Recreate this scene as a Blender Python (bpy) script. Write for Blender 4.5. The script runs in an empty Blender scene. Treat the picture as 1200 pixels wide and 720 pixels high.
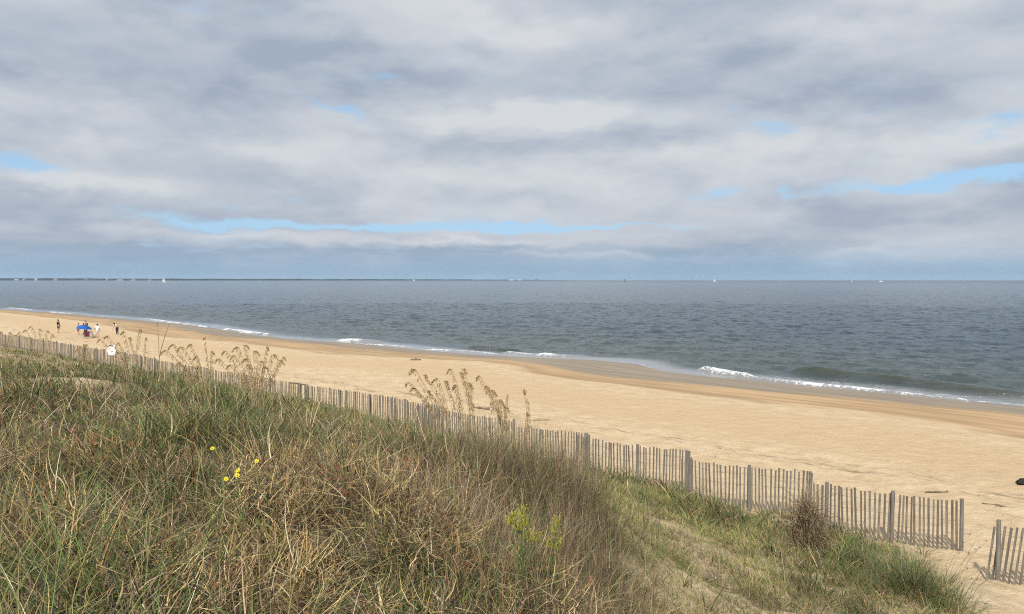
import bpy, bmesh, math, random
import numpy as np
from mathutils import Vector, Matrix, Quaternion
R = math.radians
rng = np.random.default_rng(11)
random.seed(5)
S = bpy.context.scene
COL = S.collection

# ------------------------------------------------------------------ camera, world, sun, exposure
CAMZ = 6.5
F = 900.0                        # focal length in pixels of the 1200 px wide photo
PITCH = math.atan(32 / F)
cam_d = bpy.data.cameras.new('camera'); cam = bpy.data.objects.new('camera', cam_d); COL.objects.link(cam)
cam_d.sensor_width = 36; cam_d.lens = 36 * F / 1200
cam_d.clip_start = 0.1; cam_d.clip_end = 40000
cam.location = (0, 0, CAMZ); cam.rotation_euler = (R(90) - PITCH, 0, 0)
S.camera = cam
S.view_settings.view_transform = 'Standard'; S.view_settings.look = 'None'
S.view_settings.exposure = 0.0; S.view_settings.gamma = 1.0
S.view_settings.use_curve_mapping = False
S.cycles.use_denoising = False
S.cycles.filter_width = 1.05
S.cycles.max_bounces = 6; S.cycles.diffuse_bounces = 3; S.cycles.glossy_bounces = 2
S.cycles.transmission_bounces = 2; S.cycles.transparent_max_bounces = 4; S.cycles.volume_bounces = 0

SUN_EL = R(46)
SUN_DIR = Vector((-0.24, -0.97, 0)).normalized() * math.cos(SUN_EL) + Vector((0, 0, math.sin(SUN_EL)))
sun_l = bpy.data.lights.new('sun', 'SUN'); sun = bpy.data.objects.new('sun', sun_l); COL.objects.link(sun)
sun_l.energy = 4.7; sun_l.angle = R(1.4); sun_l.color = (1.0, 0.93, 0.83)
sun.rotation_euler = (-SUN_DIR).to_track_quat('-Z', 'Y').to_euler()


class N:
    """tiny expression builder for shader nodes"""
    tree = None
    def __init__(s, sock): s.s = sock
    @staticmethod
    def m(op, *a, clamp=False):
        n = N.tree.nodes.new('ShaderNodeMath'); n.operation = op; n.use_clamp = clamp
        for i, v in enumerate(a):
            if isinstance(v, N): N.tree.links.new(v.s, n.inputs[i])
            else: n.inputs[i].default_value = v
        return N(n.outputs[0])
    def __add__(s, o): return N.m('ADD', s, o)
    def __radd__(s, o): return N.m('ADD', s, o)
    def __sub__(s, o): return N.m('SUBTRACT', s, o)
    def __rsub__(s, o): return N.m('SUBTRACT', o, s)
    def __mul__(s, o): return N.m('MULTIPLY', s, o)
    def __rmul__(s, o): return N.m('MULTIPLY', s, o)
    def __truediv__(s, o): return N.m('DIVIDE', s, o)
    def clamp(s): return N.m('ADD', s, 0.0, clamp=True)
    def exp(s): return N.m('EXPONENT', s)
    def maxi(s, o): return N.m('MAXIMUM', s, o)
    def mini(s, o): return N.m('MINIMUM', s, o)
    def step(s, a, b):
        n = N.tree.nodes.new('ShaderNodeMapRange'); n.interpolation_type = 'SMOOTHSTEP'
        N.tree.links.new(s.s, n.inputs[0]); n.inputs[1].default_value = a; n.inputs[2].default_value = b
        return N(n.outputs[0])


def cxyz(x, y, z):
    n = N.tree.nodes.new('ShaderNodeCombineXYZ')
    for i, v in enumerate((x, y, z)):
        if isinstance(v, N): N.tree.links.new(v.s, n.inputs[i])
        else: n.inputs[i].default_value = v
    return N(n.outputs[0])


def sepxyz(v):
    n = N.tree.nodes.new('ShaderNodeSeparateXYZ'); N.tree.links.new(v.s, n.inputs[0])
    return N(n.outputs[0]), N(n.outputs[1]), N(n.outputs[2])


def noise(v, scale, detail=4, rough=0.5, dist=0.0):
    n = N.tree.nodes.new('ShaderNodeTexNoise'); N.tree.links.new(v.s, n.inputs['Vector'])
    n.inputs['Scale'].default_value = scale; n.inputs['Detail'].default_value = detail
    n.inputs['Roughness'].default_value = rough; n.inputs['Distortion'].default_value = dist
    return N(n.outputs[0])


def mixc(f, a, b):
    n = N.tree.nodes.new('ShaderNodeMix'); n.data_type = 'RGBA'
    if isinstance(f, N): N.tree.links.new(f.s, n.inputs[0])
    else: n.inputs[0].default_value = f
    for k, v in ((6, a), (7, b)):
        if isinstance(v, N): N.tree.links.new(v.s, n.inputs[k])
        else: n.inputs[k].default_value = (*v, 1)
    return N(n.outputs[2])


def attr(name, fac=False):
    n = N.tree.nodes.new('ShaderNodeAttribute'); n.attribute_name = name
    return N(n.outputs['Fac' if fac else 'Color'])


W = bpy.data.worlds.new('World'); S.world = W; W.use_nodes = True
W.node_tree.nodes.clear(); N.tree = W.node_tree
tc = W.node_tree.nodes.new('ShaderNodeTexCoord')
dx, dy, dz = sepxyz(N(tc.outputs['Generated']))
az = N.m('ARCTAN2', dx, dy)
el = N.m('ARCSINE', dz)
zz = dz.maxi(0.0) + 0.075
q = cxyz(dx / zz, dy / zz, 0.0)
n1 = noise(q, 0.55, 5, 0.52, 0.15)
n2 = noise(q, 1.5, 6, 0.55, 0.1)
n3 = noise(cxyz(dx / zz + 7.3, dy / zz, 3.0), 0.9, 4, 0.5)
wv = cxyz(az, el * 2.2, 1.7)
w1 = noise(wv, 7.0, 5, 0.6) - 0.5
w2 = noise(cxyz(az, el * 2.2, 9.1), 9.0, 5, 0.6) - 0.5
azw = az + w1 * 0.16
elw = el + w2 * 0.055


def sky_ae(px, py):
    tx = (px - 600) / F; tz = (328 - py) / F
    a = math.atan(tx); return a, math.atan(tz * math.cos(a))


def blob(px, py, rx, ry, tilt=0.0):
    a0, e0 = sky_ae(px, py)
    sx, sy = rx / F, ry / F
    u = (azw - a0); v = (elw - e0)
    if tilt: v = v - u * tilt
    uu = u / sx; vv = v / sy
    return ((uu * uu + vv * vv) * -1.0).exp()


def total(lst):
    t = None
    for amp, *b in lst:
        g = blob(*b) * amp
        t = g if t is None else t + g
    return t


gaps = total([(1.1, 25, 192, 62, 13, -0.12), (0.85, 384, 128, 30, 10, -0.5), (1.05, 470, 264, 210, 6.5), (0.6, 235, 256, 90, 8),
              (0.95, 660, 268, 190, 4.5), (1.1, 1075, 213, 110, 9, 0.05), (0.9, 1190, 206, 50, 10), (0.6, 840, 228, 26, 9),
              (0.65, 912, 223, 14, 8), (0.6, 880, 148, 34, 13), (0.5, 1195, 145, 30, 14), (0.5, 330, 262, 40, 7),
              (0.35, 555, 228, 18, 4), (0.5, 260, 238, 40, 4), (0.35, 630, 120, 60, 5), (0.3, 500, 295, 400, 3)])
darks = total([(0.55, 860, 95, 260, 42, 0.02), (0.30, 100, 60, 240, 60), (0.45, 400, 75, 200, 45), (0.4, 100, 248, 120, 16),
               (0.35, 740, 160, 130, 24), (0.35, 1150, 238, 130, 14), (0.25, 480, 185, 160, 26), (0.3, 1130, 70, 160, 70),
               (0.45, 480, 296, 360, 7), (0.30, 200, 298, 300, 8), (0.25, 620, 180, 80, 30)])
lights = total([(0.85, 650, 140, 150, 17), (0.3, 760, 178, 90, 14), (0.25, 520, 150, 60, 20), (0.10, 300, 215, 320, 40), (0.10, 820, 195, 300, 30), (0.35, 400, 163, 70, 16), (0.35, 980, 165, 170, 18), (0.3, 60, 110, 130, 24), (0.5, 90, 214, 100, 10),
                (0.3, 250, 180, 190, 18), (0.45, 300, 274, 150, 5), (0.4, 700, 301, 200, 4), (0.25, 640, 205, 220, 20), (0.3, 1180, 162, 90, 14),
                (0.35, 560, 25, 160, 45), (0.3, 1180, 30, 160, 60), (0.3, 960, 20, 120, 30), (0.45, 500, 284, 160, 4), (0.3, 1060, 297, 90, 4)])
# brighter thin cloud round the sun behind the camera
sdot = dx * SUN_DIR.x + dy * SUN_DIR.y + dz * SUN_DIR.z
glow = (((sdot - 1.0) * 5.0).exp()) * 1.3
n4 = noise(cxyz(az, el * 2.6, 4.4), 9.0, 7, 0.60, 0.1)
n5 = noise(cxyz(az * 1.0, el * 2.0, 2.2), 3.2, 5, 0.55, 0.2)
n6 = noise(cxyz(az * 0.8, el * 3.0, 12.2), 22.0, 5, 0.6)
def lump(o):
    return noise(cxyz(az + w1 * 0.05, (el + o) * 2.3, 31.0), 4.6, 6, 0.50, 0.1)
def lump2(o):
    return noise(cxyz(az, (el + o) * 2.6, 77.0), 12.0, 5, 0.55, 0.1)
bank = lump(0.0).step(0.40, 0.60) + (lump(0.0) - lump(0.022)) * 3.2 + (lump2(0.0) - lump2(0.010)) * 1.1
cloudL = (0.47 + (n5 - 0.5) * 0.35 + (n2 - 0.5) * 0.45 + (n4 - 0.5) * 0.35 + (n6 - 0.5) * 0.10 + (bank - 0.5) * 0.34 + lights * 1.10 - darks * 0.72).clamp()
ccol = mixc(cloudL, (3.60, 4.28, 5.35), (6.65, 6.95, 7.3))
hz = 1.0 - el.step(R(0.2), R(3.2))
ccol = mixc(hz * 0.85, ccol, (2.7, 4.25, 5.95))
sk = W.node_tree.nodes.new('ShaderNodeTexSky'); sk.sky_type = 'NISHITA'; sk.sun_disc = False
sk.sun_elevation = SUN_EL; sk.sun_rotation = R(194); sk.air_density = 1.0; sk.dust_density = 0.6; sk.ozone_density = 1.5
gapm = (gaps * 1.10 + (n4 - 0.5) * 1.9 + (n6 - 0.5) * 1.5 + (n5 - 0.5) * 0.5 - lights * 0.25 - 0.10).step(0.05, 1.15)
blue = mixc(0.75, N(sk.outputs[0]), (3.9, 6.5, 9.3))
out_c = mixc(gapm, ccol, blue)
vm = W.node_tree.nodes.new('ShaderNodeVectorMath'); vm.operation = 'SCALE'
W.node_tree.links.new(out_c.s, vm.inputs[0]); W.node_tree.links.new((glow + 1.0).s, vm.inputs['Scale'])
bg = W.node_tree.nodes.new('ShaderNodeBackground'); bg.inputs[1].default_value = 0.1
W.node_tree.links.new(vm.outputs[0], bg.inputs[0])
wo = W.node_tree.nodes.new('ShaderNodeOutputWorld'); W.node_tree.links.new(bg.outputs[0], wo.inputs[0])
W.cycles.sampling_method = 'MANUAL'; W.cycles.sample_map_resolution = 512

# ------------------------------------------------------------------ helpers
def tag(o, label=None, cat=None, group=None, kind=None):
    if label: o['label'] = label
    if cat: o['category'] = cat
    if group: o['group'] = group
    if kind: o['kind'] = kind
    return o


def empty(name, loc=(0, 0, 0), rz=0):
    o = bpy.data.objects.new(name, None); COL.objects.link(o); o.location = loc; o.rotation_euler = (0, 0, rz)
    o.empty_display_size = 0.1
    return o


def mesh_np(name, V, Fq, mat, parent=None, attrs=None, smooth=False, tris=None):
    """V (n,3) ; Fq (m,4) quads"""
    me = bpy.data.meshes.new(name)
    V = np.ascontiguousarray(V, dtype=np.float32)
    me.vertices.add(len(V)); me.vertices.foreach_set('co', V.ravel())
    nq = len(Fq); nt = 0 if tris is None else len(tris)
    idx = np.ascontiguousarray(Fq, dtype=np.int32).ravel()
    if nt: idx = np.concatenate([idx, np.asarray(tris, dtype=np.int32).ravel()])
    me.loops.add(len(idx)); me.loops.foreach_set('vertex_index', idx)
    me.polygons.add(nq + nt)
    st = np.concatenate([np.arange(nq) * 4, nq * 4 + np.arange(nt) * 3]).astype(np.int32)
    me.polygons.foreach_set('loop_start', st)
    if smooth: me.polygons.foreach_set('use_smooth', np.ones(nq + nt, dtype=bool))
    if attrs:
        for k, a in attrs.items():
            a = np.asarray(a, dtype=np.float32)
            if a.ndim == 1:
                t = me.attributes.new(k, 'FLOAT', 'POINT'); t.data.foreach_set('value', np.ascontiguousarray(a))
            else:
                t = me.attributes.new(k, 'FLOAT_COLOR', 'POINT')
                c = np.ones((len(V), 4), dtype=np.float32); c[:, :3] = a
                t.data.foreach_set('color', c.ravel())
    me.update(calc_edges=True)
    me.materials.append(mat)
    o = bpy.data.objects.new(name, me); COL.objects.link(o)
    if parent: o.parent = parent
    return o


class MB:
    def __init__(s): s.v = []; s.f = []; s.c = []
    def add(s, v, f, c=None):
        b = len(s.v); s.v += [tuple(p) for p in v]; s.f += [tuple(i + b for i in q_) for q_ in f]
        s.c += [c or (1, 1, 1)] * len(v)
    def box(s, M, sx, sy, sz, c=None):
        vs = [M @ Vector((x * sx / 2, y * sy / 2, z * sz)) for z in (0, 1) for y in (-1, 1) for x in (-1, 1)]
        s.add(vs, [(0, 2, 3, 1), (4, 5, 7, 6), (0, 1, 5, 4), (2, 6, 7, 3), (0, 4, 6, 2), (1, 3, 7, 5)], c)
    def tube(s, pts, rad, n=6, c=None):
        pts = [Vector(p) for p in pts]; vs = []; fs = []
        if not hasattr(rad, '__len__'): rad = [rad] * len(pts)
        for i, p in enumerate(pts):
            t = (pts[min(i + 1, len(pts) - 1)] - pts[max(i - 1, 0)]).normalized()
            a = t.cross(Vector((0.13, 0.31, 0.94)))
            if a.length < 0.05: a = t.cross(Vector((1, 0, 0)))
            a.normalize(); b = t.cross(a)
            for k in range(n):
                th = 2 * math.pi * k / n
                vs.append(p + (a * math.cos(th) + b * math.sin(th)) * rad[i])
        for i in range(len(pts) - 1):
            for k in range(n):
                fs.append((i * n + k, i * n + (k + 1) % n, (i + 1) * n + (k + 1) % n, (i + 1) * n + k))
        fs.append(tuple(range(n))[::-1]); fs.append(tuple(range((len(pts) - 1) * n, len(pts) * n)))
        s.add(vs, fs, c)
    def ribbon(s, pts, ws, side, c=None):
        vs = []; fs = []
        for p, w in zip(pts, ws):
            vs += [Vector(p) - side * w / 2, Vector(p) + side * w / 2]
        for i in range(len(pts) - 1): fs.append((2 * i, 2 * i + 1, 2 * i + 3, 2 * i + 2))
        s.add(vs, fs, c)
    def leaf(s, p, d, nrm, L, w, c=None):
        d = Vector(d).normalized(); sd = d.cross(Vector(nrm))
        if sd.length < 1e-3: sd = d.cross(Vector((1, 0.2, 0)))
        sd.normalize()
        p = Vector(p)
        s.add([p, p + d * L * .45 + sd * w / 2, p + d * L, p + d * L * .45 - sd * w / 2], [(0, 1, 2, 3)], c)
    def lathe(s, M, prof, n=16, c=None):
        vs = []; fs = []
        for r, z in prof:
            for k in range(n):
                th = 2 * math.pi * k / n; vs.append(M @ Vector((r * math.cos(th), r * math.sin(th), z)))
        for i in range(len(prof) - 1):
            for k in range(n): fs.append((i * n + k, i * n + (k + 1) % n, (i + 1) * n + (k + 1) % n, (i + 1) * n + k))
        s.add(vs, fs, c)
    def build(s, name, mat, parent=None, smooth=False):
        me = bpy.data.meshes.new(name); me.from_pydata([tuple(p) for p in s.v], [], s.f)
        t = me.attributes.new('tint', 'FLOAT_COLOR', 'POINT')
        c = np.ones((len(s.v), 4), dtype=np.float32); c[:, :3] = np.array(s.c); t.data.foreach_set('color', c.ravel())
        if smooth: me.polygons.foreach_set('use_smooth', np.ones(len(me.polygons), dtype=bool))
        me.materials.append(mat); me.update()
        o = bpy.data.objects.new(name, me); COL.objects.link(o)
        if parent: o.parent = parent
        return o


def new_mat(name):
    m = bpy.data.materials.new(name); m.use_nodes = True; m.node_tree.nodes.clear(); N.tree = m.node_tree
    return m


def out(sh, vol=None):
    o = N.tree.nodes.new('ShaderNodeOutputMaterial')
    if sh: N.tree.links.new(sh, o.inputs[0])
    if vol: N.tree.links.new(vol, o.inputs[1])


def principled(color, rough=0.8, spec=0.3, normal=None, ior=None):
    p = N.tree.nodes.new('ShaderNodeBsdfPrincipled')
    for k, v in (('Base Color', color), ('Roughness', rough), ('Specular IOR Level', spec)):
        if isinstance(v, N): N.tree.links.new(v.s, p.inputs[k])
        elif k == 'Base Color': p.inputs[k].default_value = (*v, 1)
        else: p.inputs[k].default_value = v
    if ior: p.inputs['IOR'].default_value = ior
    if normal is not None: N.tree.links.new(normal.s, p.inputs['Normal'])
    return p.outputs[0]


def bump(h, strength, dist):
    b = N.tree.nodes.new('ShaderNodeBump')
    if isinstance(strength, N): N.tree.links.new(strength.s, b.inputs['Strength'])
    else: b.inputs['Strength'].default_value = strength
    b.inputs['Distance'].default_value = dist
    N.tree.links.new(h.s, b.inputs['Height'])
    return N(b.outputs[0])


def pos():
    g = N.tree.nodes.new('ShaderNodeNewGeometry'); return N(g.outputs['Position'])


def simple_mat(name, col, rough=0.7, var=0.15, scale=8, spec=0.3, tinted=False, transl=0.0):
    m = new_mat(name)
    t = N.tree.nodes.new('ShaderNodeTexCoord')
    n = noise(N(t.outputs['Object']), scale, 4, 0.6)
    c = mixc(n.step(0.3, 0.7), tuple(x * (1 - var) for x in col), tuple(min(1, x * (1 + var)) for x in col))
    if tinted:
        mm = N.tree.nodes.new('ShaderNodeMix'); mm.data_type = 'RGBA'; mm.blend_type = 'MULTIPLY'; mm.inputs[0].default_value = 1
        N.tree.links.new(c.s, mm.inputs[6]); N.tree.links.new(attr('tint').s, mm.inputs[7]); c = N(mm.outputs[2])
    sh = principled(c, rough, spec)
    if transl:
        tr = N.tree.nodes.new('ShaderNodeBsdfTranslucent'); N.tree.links.new(c.s, tr.inputs[0])
        mx = N.tree.nodes.new('ShaderNodeMixShader'); mx.inputs[0].default_value = transl
        N.tree.links.new(sh, mx.inputs[1]); N.tree.links.new(tr.outputs[0], mx.inputs[2]); sh = mx.outputs[0]
    out(sh)
    return m


# ------------------------------------------------------------------ numpy noise
_T = np.random.default_rng(3).random((256, 256)).astype(np.float32)
def vnoise(x, y):
    xi = np.floor(x).astype(np.int64); yi = np.floor(y).astype(np.int64)
    fx = x - xi; fy = y - yi; fx = fx * fx * (3 - 2 * fx); fy = fy * fy * (3 - 2 * fy)
    a = _T[xi & 255, yi & 255]; b = _T[(xi + 1) & 255, yi & 255]; c = _T[xi & 255, (yi + 1) & 255]; d = _T[(xi + 1) & 255, (yi + 1) & 255]
    return (a * (1 - fx) + b * fx) * (1 - fy) + (c * (1 - fx) + d * fx) * fy
def fbm(x, y, oct=4, gain=0.5):
    s = 0; a = 1; t = 0
    for i in range(oct):
        s = s + a * vnoise(x * 2 ** i + 17.3 * i, y * 2 ** i + 5.1 * i); t += a; a *= gain
    return s / t
def sst(x, a, b):
    t = np.clip((x - a) / (b - a), 0, 1); return t * t * (3 - 2 * t)

# ------------------------------------------------------------------ the lie of the land
SEA = -1.3
UA = np.array([-0.7218, 0.6921]); VA = np.array([0.6921, 0.7218])     # along the shore, towards the sea
CP, SP = math.cos(PITCH), math.sin(PITCH)
def ray(px, py):
    x = (px - 600) / F; z = -(py - 360) / F
    return np.array([x, CP + z * SP, z * CP - SP])
def P(px, py, d):
    r = ray(px, py); return np.array([0, 0, CAMZ]) + r * (d / r[1])
def on_level(px, py, z=SEA):
    r = ray(px, py); return np.array([0, 0, CAMZ]) + r * ((z - CAMZ) / r[2])

_wl = [(-400, 346), (0, 362.5), (70, 367), (160, 375), (230, 381.5), (270, 388), (300, 393), (340, 397.5), (400, 401.5), (430, 404), (500, 411), (560, 416),
       (620, 419), (700, 422.5), (745, 427), (775, 435), (820, 440.5), (860, 444), (950, 453), (1050, 462), (1130, 470), (1200, 477), (1500, 520)]
_w = np.array([on_level(*p)[:2] for p in _wl]); _wu = _w @ UA; _wvv = _w @ VA
_o = np.argsort(_wu); WLU = _wu[_o]; WLV = _wvv[_o]
def vshore(u): return np.interp(u, WLU, WLV)

_ctl = [(0, 720, 4.6), (300, 720, 4.6), (500, 720, 5.0), (600, 720, 6.0), (650, 720, 6.6), (740, 720, 8.2), (820, 720, 10), (900, 720, 11), (1000, 720, 11),
        (1120, 720, 12), (1200, 720, 14), (690, 590, 11), (620, 546, 12), (520, 532, 13), (420, 516, 14), (300, 482, 17), (350, 500, 15.5), (200, 455, 20), (70, 442, 26), (0, 430, 32),
        (0, 412, 52), (100, 425, 45), (230, 445, 33), (200, 560, 8), (300, 600, 6.5), (400, 560, 9), (600, 620, 8.5), (100, 480, 14), (0, 520, 10),
        (760, 612, 14), (800, 660, 12), (760, 572, 21), (850, 620, 16.5), (950, 650, 14.5), (1050, 680, 13.5), (860, 606, 20), (700, 560, 23)]
_pts = [tuple(P(*c)) for c in _ctl]
_pts += [(2.2, 6.0, 2.5), (1.75, 7.6, 2.6), (2.4, 8.2, 2.25), (2.2, 4.0, 3.0), (3.5, 7, 2.0), (0, 0, 4.6), (-4, 2, 4.6), (4, 1, 4.0), (0, -8, 4.6), (-12, 4, 4.5), (-30, 20, 3.8), (-60, 50, 3.0), (10, 4, 2.4), (16, 2, 1.8), (12, -8, 3.5), (22, -10, 2.5),
         (-20, -10, 4.5), (-8, 10, 4.4), (-25, 12, 4.2), (-90, 80, 3.0), (13, 9, 0.9), (17, 6, 0.9)]
for uu in (-20, -10, -5, 0, 5, 10, 20, 35, 50, 65, 90, 120):
    for vv_ in (20.2, 24): _pts.append((*(UA * uu + VA * vv_), 0.0))
_pts = np.array(_pts)
def _phi(r2): return 0.5 * r2 * np.log(r2 + 1e-9)
_n = len(_pts)
_K = _phi(((_pts[:, None, :2] - _pts[None, :, :2]) ** 2).sum(-1)) + np.eye(_n) * 3.0
_Pm = np.c_[np.ones(_n), _pts[:, :2]]
_A = np.block([[_K, _Pm], [_Pm.T, np.zeros((3, 3))]])
_wt = np.linalg.solve(_A, np.r_[_pts[:, 2], 0, 0, 0])
def dune(x, y):
    xs = np.clip(x, -110, 26); ys = np.clip(y, -14, 110)
    z = _wt[_n] + _wt[_n + 1] * xs + _wt[_n + 2] * ys
    for i in range(_n): z = z + _wt[i] * _phi((xs - _pts[i, 0]) ** 2 + (ys - _pts[i, 1]) ** 2)
    return np.clip(z, 0, 4.9)
def ground(x, y, fine=True):
    x = np.asarray(x, dtype=float); y = np.asarray(y, dtype=float)
    u = x * UA[0] + y * UA[1]; v = x * VA[0] + y * VA[1]
    d = vshore(u) - v                                         # metres inland of the water's edge
    z = np.where(d > 0, SEA + 1.3 * sst(d, -3, 21) + 0.0 * d, 0)
    # a gentle concave beach face
    t = np.clip(d / 20.0, 0, 1)
    z = np.where(d > 0, SEA + 1.3 * (1 - (1 - t) ** 1.35), SEA + np.maximum(d * 0.075, -6))
    k = 1 - sst(v, 18.0, 21.5)
    far = (v < 23)
    dz_ = np.zeros_like(x)
    if np.any(far): dz_[far] = dune(x[far], y[far])
    z = z + k * dz_
    if fine:
        dry = sst(d, 17, 23)
        z = z + dry * ((fbm(x * 0.35, y * 0.35, 3) - 0.5) * 0.10 + (fbm(x * 2.2, y * 2.2, 3) - 0.5) * (0.07 + 0.07 * (1 - sst(v, 26, 31))) + (vnoise(x * 6.5, y * 6.5) - .5) * .03 * (1 - sst(v, 28, 32)))
        z = z + k * ((fbm(x * 0.6 + 40, y * 0.6, 3) - 0.5) * 0.35)
    return z
def g1(x, y): return float(ground(np.array([x]), np.array([y]))[0])
def hit(px, py, dmax=60):
    r = ray(px, py); ts = np.geomspace(3, dmax, 700)
    x = r[0] * ts / r[1]; y = ts; z = CAMZ + r[2] * ts / r[1]
    g = ground(x, y); b = np.where(z < g)[0]
    i = b[0] if len(b) else -1
    return np.array([x[i], y[i], g[i]])

# vegetation cover 0..1 -------------------------------------------------
BARE = [(hit(70, 444, 60)[:2], 1.6, 0.9), (hit(95, 452)[:2], 1.2, 0.9), (hit(130, 452)[:2], 0.8, 0.7), (hit(255, 486)[:2], 0.45, 0.7), (hit(160, 477)[:2], 0.5, 0.6), (hit(440, 492)[:2], 0.5, 0.5)]
def cover(x, y):
    u = x * UA[0] + y * UA[1]; v = x * VA[0] + y * VA[1]
    c = 1 - sst(v + (fbm(x * 0.8, y * 0.8, 3) - 0.5) * 1.6, 19.0, 20.6)
    right = sst(x - (6.9 + (y - 12.5) * 0.40) + (fbm(x * 0.9 + 9, y * 0.9, 3) - 0.5) * 1.2, -0.3, 0.6)
    c = c * (1 - right)
    slope = np.maximum(sst(v, 8.8, 10.0), sst(x, 1.2, 1.7)) * sst(u, 16, 6)
    patch = sst(fbm(x * 1.9 + 3, y * 1.9 + 8, 5, .62) + 0.10 * sst(x, 3.2, 5.0) + .12 * sst(v, 14.5, 17.5), 0.40, 0.62)
    c = c * (1 - slope * 0.48 * (1 - patch))
    for p, r, a in BARE: c = c * (1 - a * np.exp(-((x - p[0]) ** 2 + (y - p[1]) ** 2) / r ** 2))
    return c

# ------------------------------------------------------------------ terrain mesh
def polar(a0, a1, na, r0, r1, nr, close=False):
    A = np.linspace(a0, a1, na); Rr = np.geomspace(r0, r1, nr)
    AA, RR = np.meshgrid(A, Rr); return AA, RR
def grid_faces(nr, na):
    i = np.arange(nr - 1)[:, None] * na + np.arange(na - 1)[None, :]
    return np.stack([i, i + 1, i + na + 1, i + na], -1).reshape(-1, 4)

angs = np.concatenate([np.linspace(R(-180), R(-44), 90)[:-1], np.linspace(R(-44), R(42), 760), np.linspace(R(42), R(180), 90)[1:]])
rads = np.concatenate([np.geomspace(1.2, 60, 560), np.geomspace(60, 900, 230)[1:]])
AA, RR = np.meshgrid(angs, rads)
X = (RR * np.sin(AA)).ravel(); Y = (RR * np.cos(AA)).ravel()
Z = ground(X, Y)
CV = np.where(X * VA[0] + Y * VA[1] < 22, cover(X, Y), 0)
D = vshore(X * UA[0] + Y * UA[1]) - (X * VA[0] + Y * VA[1])

_b = on_level(715, 438, -.9); BU = float(_b[:2] @ UA); BV = float(_b[:2] @ VA)
m = new_mat('sand')
p_ = pos(); px_, py_, pz_ = sepxyz(p_)
D_ = attr('inland', True); C_ = attr('cover', True)
nb = noise(p_, 0.12, 4, 0.55); nm = noise(p_, 0.9, 5, 0.6); nf = noise(p_, 14, 5, 0.65); ng = noise(p_, 160, 3, 0.7)
# long streaks that run along the shore
us = px_ * float(UA[0]) + py_ * float(UA[1]); vs_ = px_ * float(VA[0]) + py_ * float(VA[1])
ns = noise(cxyz(us * 0.10, vs_ * 0.7, 0.0), 1.0, 5, 0.6)
Dw = D_ + (ns - 0.5) * 5.0 + (nb - 0.5) * 3.0
dry = mixc(nm.step(0.35, 0.7), (0.50, 0.375, 0.225), (0.59, 0.46, 0.295))
dry = mixc((Dw.step(18, 21) * (1.0 - Dw.step(25, 28))) * 0.75, dry, (0.50, 0.36, 0.21))
dry = mixc(ng.step(0.35, 0.75) * 0.35, dry, (0.40, 0.30, 0.19))
spk = noise(p_, 9.0, 4, 0.75).step(0.60, 0.70).maxi(noise(cxyz(us * 0.9, vs_ * 2.4, 6.0), 2.2, 5, 0.75).step(0.60, 0.70) * 0.6)
dry = mixc(spk * 0.48, dry, (0.17, 0.12, 0.08))
wrack = (1.0 - N.m('ABSOLUTE', (vs_ + (noise(cxyz(us * 0.22, 0.0, 5.0), 1.0, 4, 0.6) - 0.5) * 5.5) - 27.0).step(0.05, 0.45)) * noise(cxyz(us * 0.35, vs_ * 2.5, 1.0), 1.6, 4, 0.7).step(0.48, 0.62)
dry = mixc(wrack * 0.75, dry, (0.16, 0.115, 0.07))
damp = mixc(ns.step(0.38, 0.62), (0.325, 0.215, 0.115), (0.42, 0.29, 0.16))
damp = mixc(noise(cxyz(us * 0.05, vs_ * 0.5, 2.0), 1.5, 4, 0.6).step(0.5, 0.62) * 0.6, damp, (0.50, 0.34, 0.18))
wet = mixc(ns.step(0.4, 0.6), (0.215, 0.160, 0.098), (0.28, 0.212, 0.13))
k1 = Dw.step(15.0, 17.4); bul = (((us - BU) * (us - BU) * 0.006 + (vs_ - BV) * (vs_ - BV) * 0.03) * -1.0).exp()
k2 = (Dw - bul * 7.0 - 2.4 + (noise(cxyz(us * 0.06, vs_ * 0.15, 7.0), 1.0, 3, 0.5) - 0.5) * 9.0).step(3.0, 8.5)
col = mixc(k1, mixc(k2, wet, damp), dry)
edge = (Dw.step(14.2, 15.2)) * (1.0 - Dw.step(15.3, 16.2))
col = mixc(edge * 0.45, col, (0.26, 0.175, 0.10))
litter_shade = mixc(nf.step(0.3, 0.7), (0.035, 0.025, 0.018), (0.10, 0.072, 0.05))  # litter brown, darkened so the colour carries the deep shade between blades
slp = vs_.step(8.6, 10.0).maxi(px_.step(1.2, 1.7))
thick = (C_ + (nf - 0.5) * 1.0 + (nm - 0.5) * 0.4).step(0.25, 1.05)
col = mixc(thick * (1.0 - slp * 0.65) * 0.95, col, litter_shade)
rough = 0.92 - (1.0 - k2) * 0.50
foot = noise(p_, 2.6, 3, 0.55)
h = foot * 0.5 + nf * 0.22 + ng * 0.04 + noise(p_, 0.9, 3, 0.5) * 0.5
bstr = k1 * 0.94 + 0.06
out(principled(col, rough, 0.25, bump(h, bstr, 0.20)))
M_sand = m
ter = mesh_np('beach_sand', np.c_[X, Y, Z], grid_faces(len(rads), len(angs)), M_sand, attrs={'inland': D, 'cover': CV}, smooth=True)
tag(ter, 'pale sand beach and dune running down to the wet shore', 'sand', kind='structure')

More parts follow.
